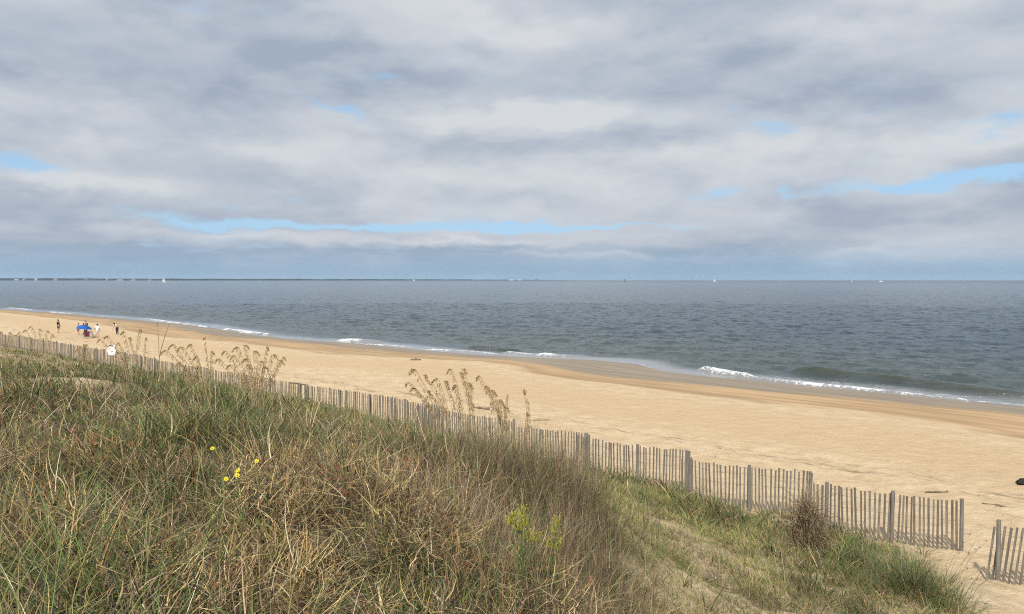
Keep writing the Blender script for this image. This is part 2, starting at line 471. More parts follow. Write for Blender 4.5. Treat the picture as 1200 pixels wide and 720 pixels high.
# ------------------------------------------------------------------ sea
FOAM = [  # (list of (px,py)), half width m, strength, ridge height behind it
    ([(824, 433), (838, 436.5), (860, 441), (900, 446), (940, 450.5), (1000, 456), (1060, 463), (1130, 471)], 0.42, .95, 0.2),
    ([(826, 434), (845, 438), (875, 443)], 0.5, 1.0, 0.22),
    ([(755, 432), (780, 438), (815, 441)], 0.5, 0.5, 0.0),
    ([(505, 409.5), (530, 411), (556, 412.5), (580, 415)], 0.7, 0.85, 0.10),
    ([(598, 413.5), (620, 416), (648, 418)], 0.8, 1.0, 0.16),
    ([(600, 411.5), (560, 409.5)], 0.3, 0.35, 0.15),
    ([(400, 400), (418, 401)], 0.6, 1.0, 0.3),
    ([(432, 404), (450, 405), (474, 406.5)], 0.55, .9, 0.1),
    ([(265, 387), (276, 388.2), (290, 390), (315, 393.5)], 0.75, 1.0, 0.3),
    ([(172, 374.5), (185, 376), (205, 379), (228, 382), (240, 384)], 0.8, .9, 0.25),
    ([(60, 366.2), (80, 368)], 1.2, .9, 0.2), ([(12, 361.2), (32, 363)], 1.4, .9, 0.2),
    ([(100, 369.5), (140, 373)], 0.9, 0.5, 0.0),
    ([(325, 396.5), (345, 398.5), (365, 400)], 0.5, 0.8, 0.0),
]
RIDGE = [([(940, 434), (1000, 440), (1060, 447), (1130, 457), (1200, 466), (1300, 480)], 0.9, 0.42),
         ([(555, 408), (580, 409), (605, 411)], 0.8, 0.28),
         ([(418, 399.8), (440, 401.5)], 1.0, 0.34), ([(640, 417), (680, 418)], 0.8, 0.18),
         ([(700, 408), (790, 414), (850, 421)], 1.3, 0.14), ([(900, 420), (1000, 427), (1200, 446)], 1.5, 0.16), ([(200, 371), (300, 382), (380, 391)], 1.6, 0.14)]
def seg_gauss(x, y, pl, hw, noise_amp=0.0):
    pts = [on_level(*p)[:2] for p in pl]
    best = np.full(x.shape, 1e9)
    for a, b in zip(pts[:-1], pts[1:]):
        ab = b - a; L2 = ab @ ab
        t = np.clip(((x - a[0]) * ab[0] + (y - a[1]) * ab[1]) / L2, 0, 1)
        d2 = (x - a[0] - t * ab[0]) ** 2 + (y - a[1] - t * ab[1]) ** 2
        best = np.minimum(best, d2)
    return np.sqrt(best)
sang = np.concatenate([np.linspace(R(-150), R(-40), 60)[:-1], np.linspace(R(-40), R(38), 1000), np.linspace(R(38), R(150), 60)[1:]])
srad = np.concatenate([np.geomspace(34, 260, 860), np.geomspace(260, 1500, 220)[1:], np.geomspace(1500, 12000, 40)[1:]])
AA, RR = np.meshgrid(sang, srad)
X = (RR * np.sin(AA)).ravel(); Y = (RR * np.cos(AA)).ravel()
U = X * UA[0] + Y * UA[1]; V = X * VA[0] + Y * VA[1]; off = V - vshore(U)
r2 = np.random.default_rng(21)
Z = np.zeros_like(X); amp_far = np.clip(1 - (np.hypot(X, Y) - 500) / 900, 0, 1)
near = sst(off, 0.5, 14)
for i in range(46):
    lam = 0.7 * (14 / 0.7) ** r2.random() * 0.75
    th = math.atan2(VA[1], VA[0]) + r2.normal() * 0.75 + math.pi
    k = 2 * math.pi / lam; ph = r2.random() * 6.28
    wv_ = (X * math.cos(th) + Y * math.sin(th)) * k + ph
    a = 0.0078 * lam ** 0.55
    patchm = 0.6 + 0.8 * vnoise(X / (lam * 5) + i * 3.1, Y / (lam * 5) + i)
    Z += a * patchm * (1 - 2 * np.abs(np.sin(wv_ / 2)) ** 1.0) * 0.9 if i % 2 else a * patchm * np.sin(wv_)
Z *= near * amp_far
nearm = (off > -3) & (off < 45) & (np.abs(AA.ravel()) < R(60))
foam = np.zeros_like(X); xn, yn = X[nearm], Y[nearm]; fo = np.zeros_like(xn); rz_ = np.zeros_like(xn)
wob = (fbm(xn * 0.5, yn * 0.5, 4) - 0.5) * 2.0
for pl, hw, st, rh in FOAM:
    dd = seg_gauss(xn, yn, pl, hw); e = np.exp(-((np.maximum(dd + wob * hw, 0)) / hw) ** 2) * st
    fo = np.maximum(fo, e); rz_ += rh * np.exp(-(dd / (hw * 0.8)) ** 2)
for pl, hw, rh in RIDGE:
    dd = seg_gauss(xn, yn, pl, hw); rz_ += rh * np.exp(-(dd / hw) ** 2)
foam[nearm] = fo
# the lace of foam at the water's edge
eo = off + (fbm(X * 0.25, Y * 0.25, 4) - 0.5) * 1.6
foam = np.maximum(foam, 0.62 * np.exp(-((eo - 0.35) / 0.30) ** 2) * sst(fbm(U * 0.12, V * 0.12 + 3, 3), 0.36, 0.60))
foam = np.maximum(foam, 0.34 * np.exp(-((eo - 2.5) / 2.2) ** 2) * sst(fbm(U * 0.2 + 3, V * 0.2 + 3, 3), 0.4, 0.65))
ridge = np.zeros_like(X); ridge[nearm] = np.clip(rz_ / .35, 0, 1)
Z[nearm] += rz_
Z = Z + SEA
shallow = 1 - sst(off + (fbm(U * 0.08, V * 0.2, 3) - 0.5) * 3, 2.0, 5.5)
m = new_mat('sea_water')
p_ = pos(); px_, py_, pz_ = sepxyz(p_)
us = px_ * float(UA[0]) + py_ * float(UA[1]); vs_ = px_ * float(VA[0]) + py_ * float(VA[1])
fo_ = attr('foam', True); sh_ = attr('shallow', True); of_ = attr('offshore', True)
wa = noise(cxyz(us * 0.55, vs_, 0.0), 1.1, 6, 0.62, 0.3); wb = noise(cxyz(us * 0.5, vs_, 4.0), 0.16, 5, 0.6)
wc = noise(p_, 5.0, 4, 0.6)
wl = noise(cxyz(us * 0.35, vs_, 2.0), 0.011, 5, 0.6)
body = mixc(of_.step(3, 60), (0.045, 0.058, 0.045), (0.018, 0.040, 0.058))
body = mixc(of_.step(60, 900), body, (0.024, 0.052, 0.080))
body = mixc(wl.step(0.42, 0.60) * 0.4, body, (0.018, 0.034, 0.046))
body = mixc(attr('ridge', True) * 0.6, body, (0.040, 0.042, 0.018))
body = mixc(of_.step(1200, 4500) * 0.8, body, (0.008, 0.030, 0.050))
body = mixc(sh_ * 0.85, body, (0.23, 0.225, 0.225))
nz = noise(p_, 3.5, 6, 0.75); nz2 = noise(p_, 0.7, 4, 0.6)
fm = (fo_ * 0.82 + (nz - 0.5) * 3.2 + (nz2 - 0.5) * 1.3).step(0.30, 1.10) * fo_.step(0.04, 0.22)
bc = mixc(fm, body, (0.74, 0.76, 0.77))
hh = wa * 0.75 + wb * 0.9 + wc * 0.12 + noise(cxyz(us * 0.5, vs_, 8.0), 2.6, 5, 0.7) * 0.30
cd = N.tree.nodes.new('ShaderNodeCameraData')
nrm = bump(hh, (1.0 - sh_ * 0.9) * 0.8, 0.40)
out(principled(bc, (fm * 0.5 + 0.10 + of_.step(100, 3000) * 0.10), 0.46 - of_.step(20, 700) * 0.25, nrm, 1.33))
M_sea = m
sea = mesh_np('sea_water', np.c_[X, Y, Z], grid_faces(len(srad), len(sang)), M_sea, attrs={'foam': foam, 'shallow': shallow, 'offshore': off, 'ridge': ridge}, smooth=True)
tag(sea, 'grey green sea with small breakers along the shore', 'sea', kind='structure')

# ------------------------------------------------------------------ far coast and its buildings
M_wood_far = simple_mat('far_wood', (0.025, 0.042, 0.055), 0.95, 0.3, 0.02)
xs = np.linspace(-7200, 700, 700)
def coast_y(x): return 8300 + 0.10 * x
top = 0.8 * np.interp(xs, [-7200, -6000, -5400, -4600, -4200, -2600, -1500, -400, 300, 700], [19, 22, 24, 26, 22, 20, 16, 12, 7, 1]) * (0.75 + 0.5 * fbm(xs / 90, xs * 0, 4))
vv = []; 
for w_, hf in ((0, 0.0), (15, 0.55), (60, 1.0), (400, 0.9), (700, 0.0)):
    vv.append(np.c_[xs, coast_y(xs) + w_, SEA - 0.5 + (top + 0.5) * hf * (1 + 0.15 * (vnoise(xs / 25 + w_, xs * 0) - 0.5))])
vv = np.concatenate(vv)
coast = mesh_np('far_coast', vv, grid_faces(5, len(xs)), M_wood_far, smooth=False)
tag(coast, 'low wooded shore across the bay along the horizon', 'coast', kind='structure')
M_white = simple_mat('white_render', (0.52, 0.52, 0.52), 0.8, 0.05, 0.1)
M_greyb = simple_mat('grey_concrete', (0.16, 0.19, 0.22), 0.8, 0.1, 0.1)
M_pink = simple_mat('pinkish_render', (0.55, 0.42, 0.38), 0.8, 0.05, 0.1)
M_roof = simple_mat('dark_roof', (0.12, 0.12, 0.13), 0.8, 0.1, 0.1)
M_glass = simple_mat('dark_glass', (0.03, 0.04, 0.05), 0.2, 0.1, 0.1)
def far_building(px, w, h, mat, label, dome=False):
    x0 = (px - 600) / F * 8200; y0 = coast_y(x0) - 20
    x0 = (px - 600) / F * y0
    h *= .75; w *= .8
    r = empty('waterfront_building', (x0, y0, SEA)); tag(r, label, 'building', 'buildings on the far shore')
    b = MB()
    if dome:
        b.box(Matrix(), w, 40, h * 0.55); b.box(Matrix.Translation((0, 0, h * .55)), w * .72, 34, h * .25); b.box(Matrix.Translation((0, 0, h * .8)), w * .36, 28, h * .2)
    else: b.box(Matrix(), w, 30, h)
    b.build('wall', mat, r)
    b = MB(); hh_ = h
    ww = w * (.36 if dome else 1)
    b.add([(-ww / 2 - 1, -16, hh_), (ww / 2 + 1, -16, hh_), (ww / 2 + 1, 16, hh_), (-ww / 2 - 1, 16, hh_), (-ww / 3, 0, hh_ + 3), (ww / 3, 0, hh_ + 3)],
          [(0, 1, 5, 4), (2, 3, 4, 5), (1, 2, 5), (3, 0, 4), (3, 2, 1, 0)])
    b.build('roof', M_roof if mat is not M_white else M_white, r)
    b = MB()
    nf_ = max(1, int(h * (0.5 if dome else 1) / 4))
    for k in range(nf_): b.box(Matrix.Translation((0, (-20 if dome else -15) - 0.05, 1.2 + k * 3.8)), w * 0.9, 0.3, 1.5)
    b.build('window_band', M_glass, r)
for a in [(20, 38, 13, M_white, 'white waterfront block on the far shore, leftmost of the pale buildings'),
          (29, 14, 20, M_white, 'narrow white tower on the far shore near the left edge'),
          (43, 30, 20, M_white, 'white block on the far shore between the left edge and the pinkish building'),
          (66, 34, 27, M_pink, 'pinkish tall building on the far shore left of the grey stepped block'),
          (103, 62, 36, M_greyb, 'large grey stepped block standing above the trees of the far shore', True),
          (126, 12, 26, M_white, 'slim white building just right of the grey stepped block on the far shore'),
          (141, 90, 7, M_white, 'long low white building at the water on the far shore'),
          (157, 60, 6, M_white, 'low white shed between the long white building and the near sailboat'),
          (176, 40, 6, M_white, 'small low white building directly left of the white sailboat'),
          (599, 60, 8, M_white, 'tiny white building at the right end of the far shore'),
          (609, 40, 9, M_white, 'second tiny white building from the right end of the far shore'),
          (629, 36, 11, M_greyb, 'tiny grey building out on the tip of the far shore')]:
    far_building(*a)

# boats
M_sail = simple_mat('sailcloth', (0.82, 0.82, 0.80), 0.7, 0.04, 1, transl=0.3)
M_hull = simple_mat('boat_hull', (0.75, 0.76, 0.76), 0.4, 0.05, 1)
M_dark = simple_mat('dark_paint', (0.03, 0.035, 0.05), 0.5, 0.1, 1)
def hull(b, L, Bm, H):
    n = 11; vs = []; fs = []
    for i in range(n):
        t = i / (n - 1); w = Bm / 2 * math.sin(math.pi * min(1, 0.28 + t * .78) ) ** .7 if t < .99 else 0.02
        x = (t - .5) * L; up = 0.25 * t * t * H
        vs += [(x, -w, H + up), (x, -w * .75, 0.3 * H), (x, 0, -.3 * H), (x, w * .75, .3 * H), (x, w, H + up)]
    for i in range(n - 1):
        for k in range(4): fs.append((i * 5 + k, i * 5 + k + 1, (i + 1) * 5 + k + 1, (i + 1) * 5 + k))
        fs.append((i * 5 + 4, i * 5, (i + 1) * 5, (i + 1) * 5 + 4))
    fs.append((0, 1, 2, 3, 4)); b.add(vs, fs)
def sailboat(px, d, hmast, label, rz=0.3, mat=None):
    r = empty('sailboat', ((px - 600) / F * d, d, SEA), rz); tag(r, label, 'sailboat', 'boats far out on the water')
    L = hmast * .8
    b = MB(); hull(b, L, L * .3, L * .1); b.build('hull', M_hull if mat is None else mat, r, True)
    b = MB(); b.tube([(L * .05, 0, L * .05), (L * .05, 0, hmast)], 0.12); b.tube([(L * .05, 0, L * .2), (-L * .42, 0, L * .2)], 0.1); b.build('mast', M_dark, r)
    ms = mat or M_sail
    b = MB(); zs = [L * .22 + (hmast * .97 - L * .22) * k / 6 for k in range(7)]
    vs = []; fs = []
    for k, z in enumerate(zs):
        t = k / 6; w = L * .45 * (1 - t) ** .85 + .05
        for j in range(4): vs.append((L * .04 - w * j / 3, 0.12 * w * math.sin(math.pi * j / 3), z))
    for k in range(6):
        for j in range(3): fs.append((k * 4 + j, k * 4 + j + 1, (k + 1) * 4 + j + 1, (k + 1) * 4 + j))
    b.add(vs, fs); b.build('mainsail', ms, r, True)
    b = MB(); b.add([(L * .07, 0, hmast * .85), (L * .49, 0, L * .15), (L * .1, L * .04, L * .2)], [(0, 1, 2)]); b.build('jib', ms, r)
sailboat(192, 2300, 14, 'white sailboat off the far wooded shore, the sail nearest the left edge', 0.25)
sailboat(485, 3600, 14, 'tiny faint sailboat near the middle of the horizon', 0.6)
sailboat(837, 3000, 12, 'white sailboat alone on the right half of the horizon', -0.3)
def motorboat(px, d, L, label, rz=0.1, mat=None):
    r = empty('motorboat', ((px - 600) / F * d, d, SEA), rz); tag(r, label, 'motorboat', 'boats far out on the water')
    b = MB(); hull(b, L, L * .28, L * .12); b.build('hull', mat or M_hull, r, True)
    b = MB(); b.box(Matrix.Translation((-L * .05, 0, L * .12)), L * .4, L * .2, L * .12); b.box(Matrix.Translation((-L * .08, 0, L * .24)), L * .22, L * .16, L * .08); b.build('cabin', mat or M_hull, r)
    b = MB(); b.box(Matrix.Translation((-L * .05, -L * .1 - .03, L * .16)), L * .34, .06, L * .05); b.build('window', M_glass, r)
    b = MB(); b.tube([(-L * .1, 0, L * .3), (-L * .1, 0, L * .45)], 0.06); b.build('mast', M_dark, r)
motorboat(998, 2600, 8, 'smaller white motorboat left of the larger one at the right of the horizon')
motorboat(1032, 2500, 13, 'larger white motorboat at the right of the horizon')
# dark channel marker
r = empty('channel_marker', ((732 - 600) / F * 3000, 3000, SEA)); tag(r, 'dark channel marker standing on the horizon right of the centre', 'marker')
b = MB(); b.lathe(Matrix(), [(0.01, -.5), (3, -.5), (3, 1.2), (0.01, 1.2)], 12); b.build('float', M_dark, r)
b = MB()
for k in range(4):
    a = k * math.pi / 2; b.tube([(2.2 * math.cos(a), 2.2 * math.sin(a), 1.2), (.7 * math.cos(a), .7 * math.sin(a), 8)], .22)
b.build('tower', M_dark, r)
b = MB(); b.lathe(Matrix.Translation((0, 0, 8)), [(0.01, 0), (1.3, 0), (1.3, 2.4), (0.01, 3.2)], 10); b.build('lantern', M_dark, r)

# ------------------------------------------------------------------ vegetation
def veg_mat(name, rough=0.75, transl=0.28):
    m = new_mat(name); c = attr('tint')
    n = noise(pos(), 30, 3, 0.6)
    mm = N.tree.nodes.new('ShaderNodeMix'); mm.data_type = 'RGBA'; mm.blend_type = 'MULTIPLY'; mm.inputs[0].default_value = 1
    cc = mixc(n.step(0.3, 0.7), (0.85, 0.85, 0.85), (1.1, 1.1, 1.1))
    N.tree.links.new(c.s, mm.inputs[6]); N.tree.links.new(cc.s, mm.inputs[7]); c2 = N(mm.outputs[2])
    sh = principled(c2, rough, 0.25)
    tr = N.tree.nodes.new('ShaderNodeBsdfTranslucent'); N.tree.links.new(c2.s, tr.inputs[0])
    mx = N.tree.nodes.new('ShaderNodeMixShader'); mx.inputs[0].default_value = transl
    N.tree.links.new(sh, mx.inputs[1]); N.tree.links.new(tr.outputs[0], mx.inputs[2])
    out(mx.outputs[0]); return m
M_veg = veg_mat('grass_blades', .7, .18); M_dead = veg_mat('dead_stems', 0.9, 0.1)

def blades(base, L, w, phi, th0, curl, cb, ct, nseg=4, drift=None):
    n = len(base); P_ = base.copy(); Vs = []; Cs = []
    tw = rng.normal(0, 0.7, n)
    drift = np.zeros(n) if drift is None else drift
    for k in range(nseg + 1):
        t = k / nseg
        ph = phi + drift * t
        th = th0 + curl * t
        wk = w * (1.0 - 0.9 * t ** 1.6) * (0.7 + 0.3 * min(1, t * 4))
        sx = -np.sin(ph + tw); sy = np.cos(ph + tw)
        s = np.c_[sx, sy, np.zeros(n)] * (wk / 2)[:, None]
        Vs += [P_ - s, P_ + s]
        c = cb * (1 - t) + ct * t; Cs += [c, c]
        thm = th0 + curl * (t + .5 / nseg)
        st = (L / nseg)[:, None]
        P_ = P_ + np.c_[np.sin(thm) * np.cos(ph), np.sin(thm) * np.sin(ph), np.cos(thm)] * st
    V = np.stack(Vs, 1); C = np.stack(Cs, 1)
    m_ = 2 * (nseg + 1)
    q_ = np.array([[2 * k, 2 * k + 1, 2 * k + 3, 2 * k + 2] for k in range(nseg)])
    Fc = (np.arange(n)[:, None, None] * m_ + q_[None]).reshape(-1, 4)
    return V.reshape(-1, 3), C.reshape(-1, 3), Fc
def join(name, parts, mat, label, cat):
    V = []; C = []; Fc = []; b = 0
    for v, c, f in parts: V.append(v); C.append(c); Fc.append(f + b); b += len(v)
    o = mesh_np(name, np.concatenate(V), np.concatenate(Fc), mat, attrs={'tint': np.concatenate(C)})
    return tag(o, label, cat, kind='stuff')

def sample(n, rmin, rmax, pw=1.0, amin=-37.5, amax=36.5):
    """points on the dune; density falls off with distance"""
    if rmin < 10: amin, amax, n = -48, 44, int(n * 1.24)
    u_ = rng.random(n)
    r = (rmin ** pw + u_ * (rmax ** pw - rmin ** pw)) ** (1 / pw)
    a = np.radians(rng.uniform(amin, amax, n))
    return r * np.sin(a), r * np.cos(a)
def palette(cols, wts, n):
    cols = np.array(cols); wts = np.array(wts, float); wts /= wts.sum()
    i = rng.choice(len(cols), n, p=wts); c = cols[i] * rng.uniform(0.75, 1.25, (n, 1)) * rng.normal(1, 0.05, (n, 3))
    return np.clip(c, 0.005, 0.9)
GREEN = [(0.068, 0.108, 0.032), (0.105, 0.140, 0.042), (0.040, 0.078, 0.036), (0.18, 0.20, 0.070), (0.34, 0.30, 0.15)]
STRAW = [(0.40, 0.29, 0.14), (0.29, 0.205, 0.105), (0.18, 0.128, 0.085), (0.13, 0.092, 0.068), (0.46, 0.37, 0.23), (0.065, 0.045, 0.035), (0.27, 0.155, 0.055)]
BROWN = [(0.15, 0.105, 0.072), (0.22, 0.16, 0.105), (0.085, 0.06, 0.045), (0.33, 0.26, 0.17), (0.20, 0.13, 0.07)]

# fields that choose the kind of plant, in metres on the dune
def blobs(x, y, lst):
    s = np.zeros_like(x)
    for (px, py, r, a) in lst:
        p = HITS[(px, py)]; s = np.maximum(s, a * np.exp(-((x - p[0]) ** 2 + (y - p[1]) ** 2) / r ** 2))
    return s
RED_B = [(420, 600, .8, 1.0), (340, 570, .7, .7), (50, 500, 1.2, .8), (510, 600, .6, .7), (150, 560, .8, .5)]
STR_B = [(300, 640, 1.0, 1.0), (400, 640, .9, 1.0), (250, 560, 1.3, .6), (450, 570, 1.3, 1), (130, 540, 1.5, .8), (540, 660, 1.0, .8), (200, 680, .8, .8), (330, 700, .7, 1), (620, 690, 1.0, .6), (60, 640, .8, .5)]
GRN_B = [(100, 580, .9, 1.0), (60, 530, 1.4, .7), (270, 470, 2.5, 1.0), (220, 520, 1.8, .6), (480, 700, .5, .8), (250, 560, .5, .9), (620, 640, .5, .9), (150, 690, .7, .6), (370, 530, 1.2, .2), (20, 470, 3, .8), (330, 470, 2, 1), (560, 560, 1.2, .3)]
BRN_B = [(680, 620, 2.0, 1.0), (640, 560, 2.2, 1.0), (720, 680, 1.4, 1.0), (330, 500, 2.4, .9), (560, 640, 1.3, .6), (120, 465, 3, .7), (450, 520, 1.8, .8), (20, 560, .8, .5)]
HITS = {(p[0], p[1]): hit(p[0], p[1]) for p in STR_B + GRN_B + BRN_B + RED_B}

def place(n, rmin, rmax, pw, keepf):
    x, y = sample(n, rmin, rmax, pw)
    v = x * VA[0] + y * VA[1]
    k = (v < 21) & (rng.random(len(x)) < keepf(x, y, v) * cover(x, y))
    x, y = x[k], y[k]
    return x, y, ground(x, y)
def tufts(n, rmin, rmax, pw, per, spread, keepf):
    x, y, z = place(n, rmin, rmax, pw, keepf)
    c = rng.poisson(per, len(x)) + 2
    cx = np.repeat(x, c); cy = np.repeat(y, c); m_ = len(cx)
    ox = rng.normal(0, spread, m_); oy = rng.normal(0, spread, m_)
    x2 = cx + ox; y2 = cy + oy
    size = np.repeat(rng.uniform(0.7, 1.25, len(x)), c)
    tuft_phi = np.repeat(rng.uniform(0, 6.28, len(x)), c)
    return x2, y2, ground(x2, y2), np.arctan2(oy, ox), np.hypot(ox, oy) / spread, size, tuft_phi, cx, cy
def wfac(x, y): return np.clip(np.hypot(x, y) / 7.0, 1.2, 4.5)      # a stem far off stands in for a few

tallz = lambda v, x=None: (1 - sst(v, 8.8, 10.0)) * (1 if x is None else 1 - sst(x, 1.15, 1.5))
def hmod(x, y): return 0.55 + 0.85 * sst(fbm(x * 0.75 + 31, y * 0.75 + 7, 3), .3, .7)
def cmod(x, y):
    a = fbm(x * 1.3 + 3, y * 1.3 + 11, 3)[:, None]; return 0.25 + 1.45 * a
parts = []
# 1 green beach grass in tussocks
def kf(x, y, v):
    g = 0.24 + 1.5 * blobs(x, y, GRN_B) + 0.35 * sst(fbm(x * 0.6, y * 0.6, 3), .5, .62)
    g = np.where(v > 9.2, np.where(x > 0.5, 0.22 + 0.6 * sst(x, 3.2, 5.2) + .35 * sst(v, 15.5, 17.5), 0.85), g)
    return g * (1 - 0.6 * blobs(x, y, BRN_B)) * (1 - 0.8 * blobs(x, y, STR_B))
for (nt, r0, r1, pw, per) in ((5200, 3.4, 11, 1.25, 11), (8500, 9, 26, 1.2, 9), (9000, 22, 75, 1.1, 5)):
    x, y, z, ph, rr, sz, tp, cx, cy = tufts(nt, r0, r1, pw, per, 0.07, kf)
    n = len(x); v = x * VA[0] + y * VA[1]
    short = np.where(v > 9.2, 0.75, 1.0) * hmod(cx, cy)
    L = rng.uniform(0.22, 0.70, n) * sz * short; w = rng.uniform(0.004, 0.0105, n) * wfac(x, y)
    th0 = np.clip(0.15 + 0.30 * rr + rng.normal(0, .12, n), 0, 1.3); curl = rng.uniform(0.1, 1.7, n)
    bx = np.cos(ph + rng.normal(0, .6, n)) - 0.35 + 0.8 * np.cos(tp); by = np.sin(ph) + 0.8 * np.sin(tp) * .8; ph = np.arctan2(by, bx)
    cb = palette(GREEN, [4, 4, 3, 2, .6], n); dead = rng.random(n) < 0.30
    cb[dead] = palette(STRAW, [2, 2, 2, 2, 1, 1, 1], dead.sum())
    cb = cb * cmod(cx, cy)
    ct = np.clip(cb * 1.05 + (rng.random((n, 1)) < .4) * np.array([0.10, 0.06, 0.01]), 0, .8)
    parts.append(blades(np.c_[x, y, z - 0.01], L, w, ph, th0, curl, cb, ct, 5, rng.normal(0, .4, n)))
# tall ragged tufts along the crest
for (nt, r0, r1, per) in ((900, 8, 22, 9), (500, 20, 60, 7)):
    x, y, z, ph, rr, sz, tp, cx, cy = tufts(nt, r0, r1, 1.2, per, 0.10, lambda x, y, v: sst(v, 6.6, 7.6) * (1 - sst(v, 9.2, 10.4)) * (1 - sst(x, .9, 1.4)) * (.25 + .75 * sst(fbm(x * .7 + 5, y * .7, 2), .45, .6)))
    n = len(x); cb = palette(GREEN + [(0.30, .22, .13), (.20, .145, .09)], [3, 3, 2, 2, 2, 3, 3], n) * cmod(cx, cy)
    ph2 = np.arctan2(np.sin(ph) * .7, np.cos(ph) * .7 - .35)
    parts.append(blades(np.c_[x, y, z - .01], rng.uniform(.4, .9, n) * sz, rng.uniform(.003, .007, n) * wfac(x, y) * .8, ph2, np.clip(.08 + .15 * rr + rng.normal(0, .1, n), 0, 1), rng.uniform(.1, 1.2, n), cb, cb * 1.15, 5, rng.normal(0, .3, n)))
join('beach_grass', parts, M_veg, 'long green arching beach grass growing in tufts over the dune', 'grass')

# 2 straw tangle
parts = []
def kf(x, y, v):
    return tallz(v, x) * (0.55 + 0.6 * blobs(x, y, STR_B)) * (1 - .5 * blobs(x, y, BRN_B)) * (1 - .45 * blobs(x, y, GRN_B)) * sst(fbm(x * 1.9 + 60, y * 1.9, 3), .25, .5) + (1 - tallz(v, x)) * 0.30
for (n0, r0, r1, pw) in ((165000, 3.4, 9.5, 1.35), (110000, 8.5, 22, 1.2), (30000, 20, 60, 1.1)):
    x, y, z = place(n0, r0, r1, pw, lambda x, y, v: kf(x, y, v) * (0.06 + .94 * sst(fbm(x * 3.6, y * 3.6 + 9, 3), .42, .56))); n = len(x)
    mound = fbm(x * 2.6 + 2, y * 2.6, 3)
    hgt = (rng.random(n) ** 1.3) * (0.02 + 0.42 * sst(mound, .35, .68)) * np.clip(hmod(x, y), .5, 1.1)
    lowv = np.where(x * VA[0] + y * VA[1] > 9.2, .5, 1.0)
    L = rng.uniform(0.10, 0.42, n) * lowv; w = rng.uniform(0.0032, 0.0105, n) * wfac(x, y)
    ph = rng.uniform(0, 6.28, n) * .6 + 6 * fbm(x * 1.5, y * 1.5 + 4, 2)
    th0 = rng.uniform(0.65, 1.9, n); curl = rng.normal(0.2, 1.15, n)
    top_ = np.clip(hgt / .3, 0, 1)[:, None]
    cb = palette(STRAW, [3.2, 2.8, 2.6, 2.6, 2.2, 2.4, 1.6], n)
    g = rng.random(n) < 0.12 + .35 * blobs(x, y, GRN_B); cb[g] = palette(GREEN, [3, 4, 2, 4, 3], g.sum())
    rd_ = (rng.random(n) < .12 * sst(fbm(x * 1.1 + 50, y * 1.1, 2), .5, .65) + .42 * blobs(x, y, RED_B) * sst(fbm(x * 3 + 5, y * 3, 2), .4, .6)); cb[rd_] = palette([(.21, .095, .06), (.27, .14, .075), (.15, .075, .05)], [1, 1, 1], rd_.sum())
    gold = rng.random(n) < .5 * blobs(x, y, STR_B); cb[gold] = palette([(.52, .39, .17), (.42, .30, .11), (.58, .47, .26)], [2, 1, 1], gold.sum())
    parts.append(blades(np.c_[x, y, z + hgt * lowv], L, w, ph, th0, curl, cb, cb * rng.uniform(.9, 1.15, (n, 1)), 4, rng.normal(0, .75, n)))
# long loose strands
x, y, z = place(1100, 4.2, 16, 1.2, lambda x, y, v: tallz(v, x)); n = len(x)
cb = palette([(.58, .48, .30), (.48, .38, .22), (.62, .55, .38)], [1, 1, 1], n)
parts.append(blades(np.c_[x, y, z + rng.uniform(0.05, .3, n)], rng.uniform(.3, .62, n), rng.uniform(.0035, .0065, n) * wfac(x, y) ** .6, rng.uniform(0, 6.28, n), rng.uniform(.4, 1.3, n), rng.uniform(.2, 1.0, n), cb, cb, 7, rng.normal(0, .3, n)))
join('dry_grass', parts, M_dead, 'tangled dry straw coloured grass matted over the dune', 'grass')

# 3 thin brown upright stems
parts = []
def kf(x, y, v):
    return tallz(v, x) * (0.03 + 1.0 * blobs(x, y, BRN_B)) + (1 - tallz(v, x)) * np.where(x < 0, .18, .03)
for (nt, r0, r1, pw, per) in ((9000, 4.5, 13, 1.3, 11), (7500, 11, 30, 1.2, 8), (4000, 28, 70, 1.1, 5)):
    x, y, z, ph, rr, sz, tp, cx, cy = tufts(nt, r0, r1, pw, per, 0.08, kf)
    n = len(x)
    L = rng.uniform(0.25, 0.68, n) * sz * (0.5 + .5 * hmod(cx, cy)) * (1 + .35 * sst(x, -1.5, .6)); w = rng.uniform(0.0022, 0.0045, n) * wfac(x, y)
    th0 = np.clip(0.10 + .18 * rr + rng.normal(0, .18, n), 0, 1.2); curl = rng.normal(0.3, .5, n)
    left = sst(x, 0, -3)
    th0 = th0 + left * 0.5; bx = np.cos(ph) - 1.3 * left; ph = np.arctan2(np.sin(ph), bx)
    cb = palette(BROWN, [3, 3, 2, 2, 2], n) * 1.05 * cmod(cx, cy); g = rng.random(n) < .18; cb[g] = palette(GREEN, [3, 4, 3, 3, 1], g.sum())
    parts.append(blades(np.c_[x, y, z - .01], L, w, ph, th0, curl, cb, np.clip(cb * 1.3, 0, .8), 4, rng.normal(0, .4, n)))
join('brown_grass', parts, M_dead, 'thin brown upright grass stems massed on the dune crest', 'grass')

